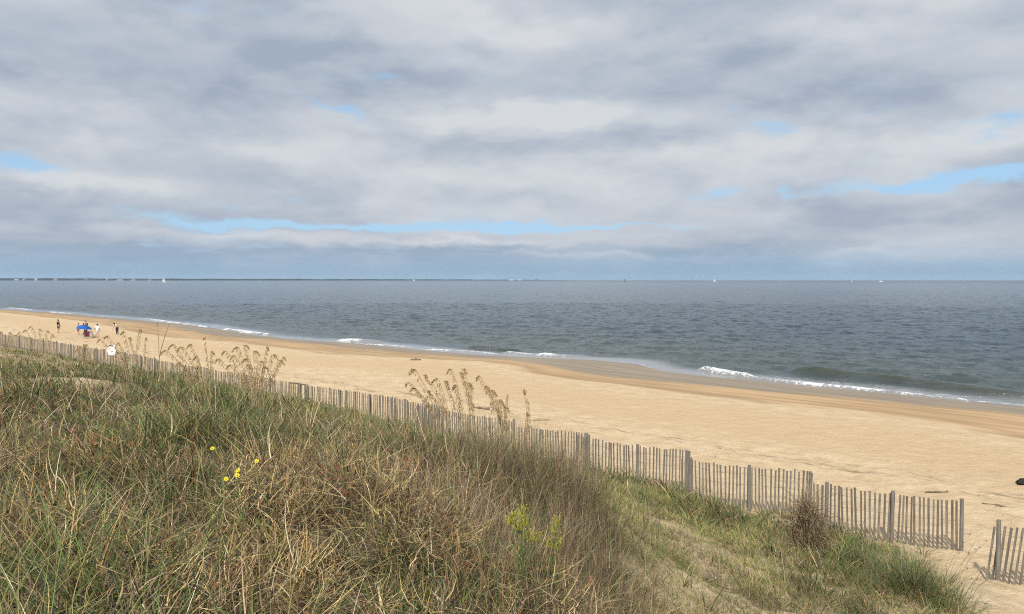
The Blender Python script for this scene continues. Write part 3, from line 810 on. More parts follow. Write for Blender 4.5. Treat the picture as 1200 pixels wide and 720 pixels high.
# 4 low ground cover on the seaward slope
parts = []
def kf(x, y, v): return np.maximum(sst(v, 8.2, 9.2), sst(x, 1.1, 1.5))
for (n0, r0, r1, pw, ) in ((380000, 6.5, 21, 1.25), (90000, 18, 60, 1.1)):
    x, y, z = place(n0, r0, r1, pw, kf); n = len(x)
    clump = sst(fbm(x * 1.6 + 20, y * 1.6, 3), .36, .6)
    L = rng.uniform(0.06, 0.24, n) * (0.5 + 1.0 * clump); w = rng.uniform(0.004, 0.008, n) * np.clip(np.hypot(x, y) / 13, 1, 4)
    th0 = rng.uniform(.1, 1.5, n); curl = rng.uniform(0.1, 1.5, n)
    cb = palette([(0.13, .17, .042), (.19, .22, .06), (.29, .28, .085), (.42, .34, .16), (.30, .22, .13), (.18, .13, .09)], [3, 4, 2.4, 2.4, 2, 1.5], n)
    cb = cb * cmod(x * 1.5, y * 1.5)
    parts.append(blades(np.c_[x, y, z - .005], L, w, rng.uniform(0, 6.28, n), th0, curl, cb, cb * 1.1, 3))
join('ground_cover', parts, M_veg, 'low yellowish green ground cover on the seaward slope of the dune', 'ground cover')

# 5 red creeper leaves
parts = []
for (px, py, r, c_) in ((430, 600, .22, 220), (455, 612, .12, 60), (360, 585, .3, 160), (95, 545, .16, 150), (15, 490, .55, 320), (30, 600, .3, 60), (505, 585, .25, 90), (690, 715, .08, 40), (300, 560, .3, 90), (520, 690, .2, 50), (130, 555, .3, 90)):
    p = hit(px, py); n = int(c_ * .6)
    x = p[0] + rng.normal(0, r, n); y = p[1] + rng.normal(0, r, n); z = ground(x, y) + rng.uniform(0.05, .36, n)
    cb = palette([(0.26, .035, .025), (.18, .035, .03), (.34, .07, .03), (.28, .10, .05)], [3, 3, 1, 2], n)
    parts.append(blades(np.c_[x, y, z], rng.uniform(.025, .06, n), rng.uniform(.012, .028, n) * wfac(x, y) ** .5, rng.uniform(0, 6.28, n), rng.uniform(.6, 1.6, n), rng.uniform(0, .6, n), cb, cb, 2))
join('red_creeper', parts, M_veg, 'small red leaves of a creeper showing between the dry grass', 'creeper')

# scattered wrack on the sand above the tide line
parts = []
n = 2600; u_ = rng.uniform(-30, 75, n); wobn = (fbm(u_ * .06 + 4, u_ * 0 + 1, 3) - .5) * 5
band = np.where(rng.random(n) < .7, 27.2, 24.5)
v_ = band + wobn + rng.normal(0, .28, n) + (rng.random(n) < .15) * rng.normal(0, 2.5, n)
kk = fbm(u_ * .22, v_ * 0.2, 3) > .47; u_, v_ = u_[kk], v_[kk]; n = len(u_)
x = u_ * UA[0] + v_ * VA[0]; y = u_ * UA[1] + v_ * VA[1]
al = math.atan2(UA[1], UA[0])
cb = palette([(0.13, .09, .055), (.22, .16, .10), (.30, .23, .15)], [3, 3, 2], n)
parts.append(blades(np.c_[x, y, ground(x, y) + .012], rng.uniform(.1, .55, n), rng.uniform(.006, .018, n), al + rng.normal(0, .5, n) + math.pi * (rng.random(n) < .5), np.full(n, 1.55), rng.normal(0, .1, n), cb, cb, 3, rng.normal(0, .6, n)))
join('wrack_line', parts, M_dead, 'thin lines of dry reed stalks washed up along the beach beyond the fence', 'seaweed')

# ------------------------------------------------------------------ single plants
def T(c): return tuple(c)
def jit(c, a=.15):
    k = random.uniform(1 - a, 1 + a); return tuple(x * k for x in c)
M_oat = veg_mat('sea_oat_heads', 0.8, 0.2)
def sea_oats(base, heads, label, leaves=30, seedc=(0.56, 0.40, 0.205), group='sea oats plants on the dune crest'):
    """heads: list of (px, py, droop_dir, size) giving where the top of each stalk reaches"""
    root = empty('sea_oats', tuple(base)); tag(root, label, 'sea oats', group)
    for (px, py, droop, sz) in heads:
        off_ = random.uniform(-.25, .25)
        tip = P(px, py, base[1] + off_) - base
        b0 = Vector((random.gauss(tip[0] * .25, .05), random.gauss(0, .05), -0.03)); tip = Vector(tip)
        nn = 10; pts = []
        H = tip.z
        for k in range(nn + 1):
            t = k / nn
            lin = b0.lerp(tip, t); lin.x += -(tip.x - b0.x) * .35 * math.sin(math.pi * t) * (1 - t * .3); lin.z += .06 * H * math.sin(math.pi * t)
            pts.append(lin)
        # drooping end
        e = pts[-1].copy(); dirx = droop; Ld = 0.12 * sz
        for k in range(1, 4):
            e = e + Vector((dirx * Ld / 3 * .8, random.uniform(-.02, .02), Ld / 3 * (0.5 - .55 * k))); pts.append(e.copy())
        b = MB(); b.tube(pts, [(0.0045 if sz > 0 else .009) * (1 - .6 * i / len(pts)) + .001 for i in range(len(pts))], 4, jit((0.40, 0.31, 0.17) if sz > 0 else (.30, .22, .14)))
        st = b.build('stalk', M_dead, root)
        if sz <= 0: continue
        b = MB()
        pan = pts[5:]
        b.tube(pan, .0036, 4, (.36, .27, .14))
        for i, p in enumerate(pan):
            for rep in range(8 if i < len(pan) - 2 else 4):
                q0 = p.lerp(pan[min(i + 1, len(pan) - 1)], random.random())
                a = random.uniform(-1.1, 1.1) + (0 if droop > 0 else math.pi)
                bl = random.uniform(.04, .10) * sz * (1.25 - .09 * i)
                d = Vector((math.cos(a), math.sin(a) * .8, .35))
                m1 = q0 + d * bl * .6; m2 = m1 + Vector((d.x * .4, d.y * .4, -.9)).normalized() * bl * .7
                b.tube([q0, m1, m2], .0016, 3, jit((.32, .23, .12)))
                for s_ in range(3):
                    pp = m1.lerp(m2, s_ / 3) + Vector((random.uniform(-.01, .01),) * 3)
                    b.leaf(pp, (d.x * .5 + random.uniform(-.4, .4), random.uniform(-.5, .5), -1), (random.uniform(-1, 1), random.uniform(-1, 1), .1), random.uniform(.022, .036), random.uniform(.009, .015), jit(seedc, .3))
        b.build('seed_head', M_oat, root)
    if leaves:
        b = MB()
        for k in range(leaves):
            a = random.uniform(0, 6.28); L = random.uniform(.35, .85); th = random.uniform(.1, .4); cu = random.uniform(.6, 1.7)
            p = Vector((random.gauss(0, .07), random.gauss(0, .07), -.03)); pts = [p.copy()]
            for s_ in range(6):
                tt = th + cu * s_ / 6; p = p + Vector((math.sin(tt) * math.cos(a), math.sin(tt) * math.sin(a), math.cos(tt))) * L / 6; pts.append(p.copy())
            b.ribbon(pts, [.009 * (1 - .85 * (i / 6) ** 1.5) for i in range(7)], Vector((-math.sin(a), math.cos(a), 0)), jit(random.choice(GREEN + [(0.45, .36, .2)])))
        b.build('leaf_tuft', M_veg, root)
    return root
def base_at(px, d):
    x = (px - 600) / F * d; return np.array([x, d, g1(x, d)])
sea_oats(base_at(300, 15.5), [(258, 421, -1, 1), (266, 412, -1, 1), (276, 417, -1, .9), (280, 407, -1, 1.1), (285, 405, 1, .9), (292, 420, -1, 1.1), (297, 412, 1, 1), (303, 424, 1, 1.2), (312, 407, .2, .8), (318, 416, 1, 1.1), (326, 423, 1, 1), (331, 419, .8, .7), (308, 430, 1, .9), (272, 428, -1, .9), (288, 428, 1, 1.1)],
         'densest clump of sea oats with many brown seed heads, left of the centre', 50)
sea_oats(base_at(248, 14.5), [(205, 404, -1, .9), (215, 407, -1, 1), (225, 404, -1, .8), (232, 418, -1, .7), (240, 396, -.5, .3), (247, 412, .6, .7), (212, 425, -1, .7), (196, 411, -1, .9)],
         'sea oats with thin looping stalks bending left, just left of the densest clump', 40)
sea_oats(base_at(180, 17.5), [(184.5, 378, .05, 0), (198, 380, .1, 0)], 'two tall bare brown stalks standing side by side above the fence', 16)
sea_oats(base_at(157, 18), [(118, 398, -1, .8), (127, 394, -1, .8), (146, 389, -.8, .9), (150, 396, .7, .9), (163, 386, .1, .9), (170, 396, .3, .6), (140, 402, -1, .7), (131, 404, -1, .7)],
         'sea oats clump between the white sign and the two tall bare stalks', 40)
sea_oats(base_at(106, 22), [(96, 407, -1, 1.1), (103, 404, -1, 1.1), (110, 409, 1, 1), (92, 410, -1, .8)], 'low sea oats with drooping heads below the blue umbrella', 20)
sea_oats(base_at(50, 26), [(31, 387, -1, 1), (38, 383, -1, 1), (45, 386, 1, 1), (54, 388, 1, 1), (60, 392, .6, .8), (24, 390, -1, .8)], 'faint sea oats clump in front of the far left fence', 24)
sea_oats(base_at(8, 27), [(-4, 392, -1, 1), (3, 389, -1, 1), (10, 390, 1, 1), (16, 393, 1, .8)], 'sea oats at the very left edge of the picture', 20)
sea_oats(base_at(535, 12.2), [(487, 433, -.7, 1.05), (496, 440, .4, 1), (481, 449, -1, .7), (514, 444, -1, .9), (520, 447, .4, 1), (500, 458, .5, .8), (486, 455, -1, .6)],
         'sea oats clump left of the centre, leaning left over the grey fence', 40)
sea_oats(base_at(556, 12.6), [(530, 433, -.8, .95), (538, 437, .5, .9), (541, 433, .7, .9), (548, 450, .6, 1), (535, 452, -.4, .9)], 'tallest sea oats in the middle of the group against the sand', 34)
sea_oats(base_at(592, 12.4), [(563, 441, -.5, .9), (567, 453, .8, .9), (574, 458, .9, 1), (583, 469, .8, 1), (590, 476, .7, .9), (594, 463, .1, .35)], 'sea oats with heads hanging in a slope to the right, next to the single stalk', 34)
sea_oats(base_at(622, 12.2), [(613, 457, .05, .75), (617, 484, .4, .5)], 'single sea oats stalk standing right of the centre group', 20)

# dead bush by the fence
def dead_bush(base, label):
    root = empty('dead_bush', tuple(base)); tag(root, label, 'bush')
    b = MB()
    for k in range(1100):
        a = random.uniform(0, 6.28); r0 = abs(random.gauss(0, .22)); p = Vector((r0 * math.cos(a), r0 * math.sin(a) * .8, random.uniform(-.02, .75) * math.exp(-(r0 / .35) ** 2)))
        hh_ = random.uniform(.2, 1.1) * math.exp(-(r0 / .5) ** 2); a2 = a + random.gauss(0, 1.6); th = random.uniform(0, .55); cu = random.gauss(.2, 1.6)
        pts = [p.copy()]
        for s_ in range(6):
            tt = th + cu * s_ / 6; p = p + Vector((math.sin(tt) * math.cos(a2), math.sin(tt) * math.sin(a2), math.cos(tt))) * hh_ / 6; pts.append(p.copy())
        b.tube(pts, [.006 * (1 - i / 8) for i in range(7)], 3, jit(random.choice([(0.19, .135, .075), (.27, .20, .115), (.09, .065, .04), (.42, .34, .23)]), .2))
    b.build('twig_tangle', M_dead, root)
    b = MB()
    for k in range(5):
        x = random.uniform(-.06, .1); b.tube([(x, 0, .2), (x + random.uniform(-.08, .02), 0, .9), (x + random.uniform(-.14, .06), 0, random.uniform(1.2, 1.75))], [.007, .005, .001], 4, (0.20, .15, .11))
    b.build('stem', M_dead, root)
    b = MB()
    for k in range(60):
        a = random.uniform(math.pi, 2 * math.pi); p = Vector((random.gauss(0, .22), -.2, .12)); q2 = p + Vector((math.cos(a) * .22, -.12, random.uniform(-.16, .02)))
        b.tube([p, p.lerp(q2, .5) + Vector((0, 0, .03)), q2], [.005, .004, .001], 3, jit((.50, .45, .38)))
    b.build('root', M_dead, root)
def at_dist(px, d): return base_at(px, d)
dead_bush(at_dist(949, 15.1), 'dead brown bush of tangled twigs in front of the grey picket fence')

# big grass tussock bottom right
def tussock(base, rad, hgt, n, label, cols, curls=(.4, 1.6)):
    root = empty('grass_tussock', tuple(base)); tag(root, label, 'grass tussock', 'large grass tussocks at the foot of the dune')
    b = MB()
    for k in range(n):
        a = random.uniform(0, 6.28); rr = min(rad * 1.3, rad * abs(random.gauss(0, .55))); a2 = a + random.gauss(0, .7)
        p = Vector((rr * math.cos(a), rr * math.sin(a), g1(base[0] + rr * math.cos(a), base[1] + rr * math.sin(a)) - base[2] - .02)); L = hgt * random.uniform(.25, 1.2) * (1 - .35 * rr / rad); th = .1 + .45 * rr / rad + abs(random.gauss(0, .25)); cu = random.uniform(*curls) * random.choice((1, 1, .3)); a2 += random.gauss(0, .6)
        pts = [p.copy()]
        for s_ in range(6):
            tt = th + cu * s_ / 6; p = p + Vector((math.sin(tt) * math.cos(a2), math.sin(tt) * math.sin(a2), math.cos(tt))) * L / 6; pts.append(p.copy())
        w = random.uniform(.004, .008)
        b.ribbon(pts, [w * (1 - .85 * (i / 6) ** 1.5) for i in range(7)], Vector((-math.sin(a2 + random.gauss(0, .6)), math.cos(a2), 0)).normalized(), jit(random.choice(cols), .25))
    b.build('blade_tuft', M_veg, root)
    return root
MIXC = GREEN[:4] * 2 + [(0.42, .34, .18), (.26, .19, .13), (.5, .42, .26)]
t1 = tussock(at_dist(1078, 12.6), .95, .85, 2300, 'large green and straw tussock at the bottom right of the dune, nearest the gap', MIXC)
t2 = tussock(at_dist(1010, 14.2), .8, .58, 1000, 'smaller greener tussock left of the large one, below the picket fence', GREEN[:4] + [(0.42, .34, .18)])
t3 = tussock(at_dist(268, 14.2), .8, .62, 1500, 'dense dark green grass clump just below the densest sea oats', GREEN[:3] * 2 + [(0.20, .23, .09)])
t3['group'] = 'green grass clumps on the dune crest'
t4 = tussock(at_dist(163, 19.0), .7, .55, 700, 'rounded green grass clump below the two tall bare stalks', GREEN[:3] * 2 + [(0.30, .26, .14)])
t4['group'] = 'green grass clumps on the dune crest'
# long dark blades that curve out of the right side of the big tussock
b = MB()
for (a_, L, cu) in ((.15, 1.35, .8), (-.25, .95, 1.9), (.4, .7, 1.2), (-.05, .85, 1.5), (.3, 1.2, 1.3), (.1, 1.25, 1.0), (-.1, 1.0, 1.6), (.35, 1.1, .7), (-.5, .9, 1.3), (.2, .8, 1.9), (.0, 1.1, .5)):
    p = Vector((random.uniform(.3, .95), random.uniform(-.25, .25), -.12)); pts = [p.copy()]
    for s_ in range(8):
        tt = .15 + cu * s_ / 8; p = p + Vector((math.sin(tt) * math.cos(a_), math.sin(tt) * math.sin(a_), math.cos(tt))) * L / 8; pts.append(p.copy())
    b.ribbon(pts, [.012 * (1 - .8 * (i / 8) ** 2) for i in range(9)], Vector((.3, 1, .3)).normalized(), jit((.13, .11, .07)))
    for k in (6, 7):
        for r_ in range(4): b.leaf(pts[k], (random.uniform(-1, 1), random.uniform(-1, 1), .6), (0, 0, 1), .05, .012, (.14, .1, .07))
b.build('seed_stalk', M_dead, t1)

# fallen twig, bottom right
def twig(base, label, ang, L):
    root = empty('dry_branch', tuple(base)); tag(root, label, 'branch')
    b = MB()
    def br(p, a, l, r, dep):
        pts = [p.copy()]
        for s_ in range(5):
            a += random.gauss(0, .18); p = p + Vector((math.cos(a), math.sin(a), random.uniform(-.05, .25) if dep < 2 else random.uniform(0, .6))) * l / 5; p.z = max(p.z, .01); pts.append(p.copy())
            if dep < 3 and s_ > 0: br(p, a + random.choice((-1, 1)) * random.uniform(.4, 1), l * .5, r * .5, dep + 1)
        b.tube(pts, [r * (1 - .6 * i / 5) for i in range(6)], 4, jit((.20, .15, .11)))
    br(Vector((0, 0, .02)), ang, L, .009, 0)
    b.build('branchwork', M_dead, root)
twig(at_dist(1165, 13.2), 'dry branching twig lying on bare sand beside the large tussock', math.pi * .93, .85)

# upright leafy dead stem at (912, 700)
def weed_stem(base, h, label, col=(0.13, .09, .06)):
    root = empty('weed_stalk', tuple(base)); tag(root, label, 'weed')
    b = MB(); pts = [Vector((0, 0, -.03)) + Vector((.03 * math.sin(k * .7), 0, h * k / 7)) for k in range(8)]
    b.tube(pts, [.009 * (1 - k / 9) for k in range(8)], 5, col); b.build('stem', M_dead, root)
    b = MB()
    for k in range(46):
        t = random.uniform(.1, 1); a = random.uniform(0, 6.28); p = Vector((.03 * math.sin(7 * t * .7), 0, h * t))
        b.leaf(p, (math.cos(a), math.sin(a), random.uniform(-.2, .8)), (0, 0, 1), random.uniform(.03, .075), .014, jit(random.choice([col, (.12, .15, .06), (.22, .13, .07)]), .3))
    b.build('foliage', M_veg, root)
weed_stem(at_dist(912, 10.6), .62, 'thin dark leafy weed stalk standing alone on the sparse slope below the fence')

# yellow flowers
M_petal = simple_mat('yellow_petals', (0.85, 0.70, 0.015), 0.6, 0.1, 40, transl=0.3)
M_gold = simple_mat('goldenrod_florets', (0.42, 0.40, 0.05), 0.7, 0.2, 60, transl=0.2)
def above(px, py, h):
    ds = np.linspace(4, 12, 400); rr_ = ray(px, py); return float(ds[np.argmin(np.abs(CAMZ + rr_[2] / rr_[1] * ds - ground(rr_[0] / rr_[1] * ds, ds) - h))])
def daisy(px, py, d, label):
    d = above(px, py, .68)
    top_ = P(px, py, d); bx, by = top_[0] + random.uniform(-.05, .05), d + random.uniform(.0, .1); gz = g1(bx, by)
    root = empty('yellow_flower', (bx, by, gz)); tag(root, label, 'flower', 'yellow flowers among the dune grass')
    tp_ = Vector(top_) - Vector((bx, by, gz))
    b = MB(); b.tube([(0, 0, -.02), tp_ * .5 + Vector((.02, 0, .02)), tp_], .0028, 4, (.14, .19, .06)); b.build('stem', M_veg, root)
    b = MB(); nrm = Vector((random.uniform(-.3, .3), -.7, .7)).normalized(); e1 = nrm.cross(Vector((0, 0, 1))).normalized(); e2 = nrm.cross(e1)
    for k in range(9):
        a = 2 * math.pi * k / 9; dd = e1 * math.cos(a) + e2 * math.sin(a)
        b.leaf(tp_ + nrm * .004, dd + nrm * .15, nrm, .021, .009)
    b.build('petal_ring', M_petal, root)
    b = MB(); Mt = Matrix.Translation(tp_) @ nrm.to_track_quat('Z', 'Y').to_matrix().to_4x4(); b.lathe(Mt, [(.009, 0), (.008, .006), (.001, .009)], 8); b.build('flower_centre', M_gold, root, True)
    b = MB()
    for k in range(8):
        a = random.uniform(0, 6.28); b.leaf(tp_ * random.uniform(.1, .8), (math.cos(a), math.sin(a), .5), (0, 0, 1), .07, .014, (.13, .18, .06))
    b.build('leaf_set', M_veg, root)
for a in [(249, 526, 7.2, 'single yellow flower higher and further left than the other four'), (301, 541, 7.0, 'rightmost yellow flower of the low group, above its neighbours'),
          (279, 552, 6.9, 'upper middle yellow flower of the close group of three'), (278, 557.5, 6.7, 'largest yellow flower at the bottom middle of the close group'), (265, 562, 6.6, 'lowest left yellow flower of the close group')]:
    daisy(*a)
def goldenrod(px, py, d, label, heads):
    d = above(heads[0][0], heads[0][1], .82)
    x = (px - 600) / F * d; root = empty('goldenrod', (x, d, g1(x, d))); tag(root, label, 'wildflower', 'goldenrod plants in the brown grass')
    for (hx, hy) in heads:
        t_ = Vector(P(hx, hy, d) - np.array(root.location)); b = MB(); b.tube([(0, 0, -.02), t_ * .5 + Vector((0, 0, .04)), t_], .003, 4, (.15, .2, .07)); b.build('stem', M_veg, root)
        b = MB()
        for k in range(34):
            p = t_ + Vector((random.gauss(0, .026), random.gauss(0, .026), random.uniform(-.06, .035)))
            b.tube([t_ - Vector((0, 0, .07)), p], .0012, 3)
            b.leaf(p, (random.uniform(-1, 1), random.uniform(-1, 1), random.uniform(0, 1)), (random.uniform(-1, 1), 0, 1), .014, .010)
        b.build('flower_spray', M_gold, root)
    b = MB()
    for k in range(110):
        a = random.uniform(0, 6.28); t = random.random(); h0 = random.choice(heads); tt = Vector(P(h0[0], h0[1], d) - np.array(root.location))
        b.leaf(tt * t, (math.cos(a), math.sin(a), .8), (0, 0, 1), random.uniform(.05, .09), .011, jit((.15, .21, .07), .3))
    b.build('foliage', M_veg, root)
goldenrod(612, 640, 8.2, 'goldenrod with pale yellow sprays, left one of the pair in the brown grass', [(612, 596), (604, 607), (616, 607), (609, 613), (598, 605), (620, 625)])
goldenrod(642, 650, 8.2, 'goldenrod with fewer pale yellow sprays, right one of the pair in the brown grass', [(654, 607), (650, 618), (630, 628), (644, 633), (655, 635)])

# ------------------------------------------------------------------ sand fences
def wood_mat(name, a, b_):
    m = new_mat(name); t = N.tree.nodes.new('ShaderNodeTexCoord'); o = N(t.outputs['Object'])
    x_, y_, z_ = sepxyz(o); n = noise(cxyz(x_ * 40.0, y_ * 40.0, z_ * 2.5), 1.0, 5, 0.7)
    c = mixc(n.step(0.3, 0.7), a, b_)
    mm = N.tree.nodes.new('ShaderNodeMix'); mm.data_type = 'RGBA'; mm.blend_type = 'MULTIPLY'; mm.inputs[0].default_value = 1
    N.tree.links.new(c.s, mm.inputs[6]); N.tree.links.new(attr('tint').s, mm.inputs[7])
    out(principled(N(mm.outputs[2]), 0.9, 0.2, bump(n, .5, .01))); return m
M_slat = wood_mat('weathered_slats', (0.105, 0.092, 0.075), (0.235, 0.208, 0.172))
M_post = wood_mat('weathered_post', (0.13, 0.12, 0.105), (0.23, 0.21, 0.185))
M_wire = simple_mat('fence_wire', (0.20, 0.19, 0.18), 0.5, .1, 3, .5)
def fence(p0, p1, posts, label, pitch=.101, lean=0.02, H=1.22, skip=0.0, z_off=0.0, tilt=0.0, ptall=.14, wsl=.048):
    """p0,p1 world xy of the run; posts: fractions along"""
    p0 = np.array(p0); p1 = np.array(p1); L = np.linalg.norm(p1 - p0); d = (p1 - p0) / L; ang = math.atan2(d[1], d[0])
    z0 = g1(*p0); root = empty('sand_fence', (p0[0], p0[1], z0), ang); tag(root, label, 'fence', 'picket sand fence sections along the dune foot')
    n = int(L / pitch); xs_ = np.arange(n + 1) * pitch; gx = p0[0] + d[0] * xs_; gy = p0[1] + d[1] * xs_; gz = ground(gx, gy) - z0 + z_off
    k_ = np.ones(9) / 9; gzs = np.convolve(np.pad(gz, 4, 'edge'), k_, 'valid')
    b = MB(); lw = 0
    for i in range(n + 1):
        if random.random() < skip: continue
        lw = lw * .8 + random.gauss(0, lean * .6)
        M = Matrix.Translation((xs_[i] + random.gauss(0, .007), random.gauss(0, .008), gzs[i] - .12 + random.gauss(0, .012))) @ Matrix.Rotation(lw + tilt, 4, 'Y') @ Matrix.Rotation(random.gauss(0, .02), 4, 'X')
        k = random.uniform(.75, 1.2); b.box(M, wsl * random.uniform(.8, 1.12), .011, H + .12 + random.gauss(0, .012), (k, k * random.uniform(.97, 1.0), k * random.uniform(.93, 1)))
    b.build('slat_panel', M_slat, root)
    b = MB()
    for hz_ in (.12, .42, .72, 1.02):
        for sg in (-1, 1):
            pts = [(xs_[i], sg * .009 * (1 if i % 2 else -1), gzs[i] + hz_ + .003 * math.sin(i)) for i in range(0, n + 1)]
            b.tube(pts, .0024, 3)
    b.build('wire', M_wire, root)
    for f_ in posts:
        x = f_ * L; i = min(n, max(0, int(x / pitch))); b = MB(); tl = random.gauss(0, .012); top_ = H + ptall + random.uniform(-.04, .06)
        b.tube([(x, -.065, gzs[i] - .3), (x + tl * .5, -.065, gzs[i] + top_ * .5), (x + tl, -.065, gzs[i] + top_)], [.047, .045, .043], 9, (1, 1, 1)); b.build('post', M_post, root)
    return root
def W2(px, d): return ((px - 600) / F * d, d)
fence(W2(1163, 16.35), W2(1440, 14.0), [.06, .5, .97], 'separate fence piece at the right edge, past the gap, with leaning slats', tilt=.05, lean=.035, ptall=.1)
fence(W2(957, 19.35), W2(1133, 18.3), [.09, .54, .995], 'fence section ending at the gap, from the dead bush to the last post', ptall=.04)
fence(W2(801, 21.9), W2(955, 20.9), [.07, .53, .985], 'fence section directly left of the dead bush', ptall=.07)
fence(W2(674, 24.6), W2(810, 23.3), [.13, .56, .98], 'third fence section left of the gap, starting before the tall brown grass ends', ptall=.05)
fence(W2(608, 27.1), W2(690, 26.2), [.32, .985], 'fence section starting right of the single sea oats stalk, half behind brown grass', ptall=.04)
fence(W2(515, 30.4), W2(604, 28.6), [.0, .99], 'fence section behind the sea oats group, left of the tall post', ptall=.06)
fence(W2(458, 33.6), W2(519, 31.6), [.3, .7], 'fence section with a doubled darker panel, left of the sea oats group', ptall=.02)
fence(W2(485, 32.3), W2(510, 31.5), [], 'short doubled panel of close set slats leaning on the fence behind', pitch=.062, z_off=-.1)
fence(W2(403, 35.4), W2(464, 33.9), [.05, .5], 'fence section half hidden by green grass in the left centre', ptall=.03)
fence(W2(357, 37.6), W2(401, 36.3), [.02, .08, .95], 'short fence section right of the wide pale post', ptall=.03)
fence(W2(283, 41.5), W2(353, 38.6), [.5, .98], 'fence section behind the densest sea oats', ptall=.05)
fence(W2(180, 49.5), W2(290, 42.0), [.04, .5, .97], 'fence section with a pale sunlit stretch, right of the two bare stalks', ptall=.02)
fence(W2(98, 59), W2(184, 50.5), [0, .2, .4, .6, .8, .97], 'fence section behind the white sign', ptall=.10)
fence(W2(-60, 86), W2(100, 60.5), [0, .1, .2, .3, .4, .5, .6, .68, .76, .84, .92, .99], 'long far left fence section with evenly spaced posts below the bathers', ptall=.12)

# white sign board near the far fence
M_signw = simple_mat('white_board', (0.85, 0.85, 0.83), .6, .04, 6)
x, y = W2(129.5, 47.0); gz = g1(x, y)
root = empty('white_sign', (x, y, gz)); tag(root, 'small white rounded board on a pole standing in front of the far left fence', 'sign')
zc = float(P(129.5, 410, 47.0)[2]) - gz
b = MB(); b.tube([(0, .03, -.2), (0, .03, zc)], .022, 8, (1, 1, 1)); b.build('pole', M_post, root)
b = MB(); ol = []
for k in range(24):
    a = 2 * math.pi * k / 24; c_, s_ = math.cos(a), math.sin(a)
    ol.append((.25 * math.copysign(abs(c_) ** .6, c_), .34 * math.copysign(abs(s_) ** .6, s_)))
b.add([(p[0], -.01, zc + p[1]) for p in ol] + [(p[0], .01, zc + p[1]) for p in ol], [tuple(range(24)), tuple(range(47, 23, -1))] + [(k, (k + 1) % 24 + 0, (k + 1) % 24 + 24, k + 24) for k in range(24)])
b.build('board', M_signw, root)

# dark bag on the right edge
M_black = simple_mat('black_cloth', (0.018, 0.018, 0.02), .8, .2, 12)
p = on_level(1201, 567, 0.03); root = empty('black_bag', (p[0], p[1], g1(p[0], p[1])), .3); tag(root, 'black crumpled bag lying on the sand at the right edge', 'bag')
me = bpy.data.meshes.new('bag_body'); bm = bmesh.new(); bmesh.ops.create_icosphere(bm, subdivisions=4, radius=1)
for v in bm.verts:
    n_ = 1 + .22 * math.sin(7 * v.co.x + 3 * v.co.y) * math.cos(5 * v.co.z + 4 * v.co.x) + .08 * math.sin(17 * v.co.y + 9 * v.co.x)
    v.co = Vector((v.co.x * .27 * n_, v.co.y * .17 * n_, max(v.co.z, -.3) * .11 * n_ + .04))
bm.to_mesh(me); bm.free(); me.materials.append(M_black); me.polygons.foreach_set('use_smooth', np.ones(len(me.polygons), dtype=bool))
o = bpy.data.objects.new('bag_body', me); COL.objects.link(o); o.parent = root
b = MB(); b.tube([(-.16, -.05, .1), (-.1, -.08, .17), (.0, -.08, .18), (.08, -.05, .11)], .012, 6); b.build('strap', M_black, root, True)
b = MB(); b.box(Matrix.Translation((-.02, -.155, .06)) @ Matrix.Rotation(.3, 4, 'X'), .07, .006, .035); b.build('tag', M_signw, root)

# driftwood on the sand
M_drift = simple_mat('driftwood', (0.15, .11, .08), .9, .2, 8)
def drift(px, py, L, r_, ang, label, z=0.02):
    p = on_level(px, py, z); root = empty('driftwood', (p[0], p[1], g1(p[0], p[1])), ang); tag(root, label, 'driftwood', 'pieces of driftwood on the beach')
    b = MB(); pts = [(L * (k / 7 - .5), .05 * L * math.sin(k), r_ * .6 + .01 * math.sin(k * 2)) for k in range(8)]
    b.tube(pts, [r_ * (.5 + .5 * math.sin(.4 + k * .35)) for k in range(8)], 7); b.build('stick', M_drift, root, True)
    b = MB(); b.tube([pts[3], (L * .05, L * .12, r_ * 2), (L * .12, L * .2, r_)], [r_ * .5, r_ * .35, r_ * .15], 5); b.build('side_branch', M_drift, root, True)
drift(1098, 577, .75, .03, .1, 'dark stick lying beyond the fence left of the gap')
drift(1172, 593, .9, .022, 2.5, 'longer thin stick lying on the sand above the gap in the fence')
drift(487, 424, .8, .09, .2, 'small dark lump of wood alone on the damp sand in the centre', -.15)
drift(563, 478.5, 1.1, .05, 2.6, 'dark wood piece in the wrack line behind the sea oats')
drift(349, 450, 1.6, .05, 2.5, 'low dark wood on the beach above the left centre fence')

# ------------------------------------------------------------------ people, umbrella, chairs
def skinned(name, verts, edges, radii, mat, parent=None, lvl=2, rootv=0):
    me = bpy.data.meshes.new(name); me.from_pydata(verts, edges, []); me.update()
    o = bpy.data.objects.new(name, me); COL.objects.link(o)
    if parent: o.parent = parent
    md = o.modifiers.new('skin', 'SKIN'); md.use_smooth_shade = True
    for i, r_ in enumerate(radii):
        sv = me.skin_vertices[0].data[i]; rr_ = r_ if hasattr(r_, '__len__') else (r_, r_); sv.radius = rr_; sv.use_root = (i == rootv)
    sb = o.modifiers.new('sub', 'SUBSURF'); sb.levels = lvl; sb.render_levels = lvl
    me.materials.append(mat); return o
M_skin = simple_mat('skin_tone', (0.42, .25, .17), .6, .05, 5)
M_hair = simple_mat('dark_hair', (0.02, .015, .012), .6, .2, 20)
def cloth(name, c): return simple_mat(name, c, .85, .08, 10)
C_black = cloth('black_shirt', (.02, .02, .025)); C_brown = cloth('brown_shorts', (.05, .03, .028)); C_white = cloth('white_shirt', (.75, .75, .74)); C_lg = cloth('pale_grey_shorts', (.5, .5, .5))
C_dk = cloth('dark_trousers', (.03, .03, .04)); C_blue = cloth('blue_shirt', (.12, .25, .5)); C_red = cloth('maroon_shorts', (.12, .025, .035)); C_navy = cloth('navy_jacket', (.03, .04, .07))
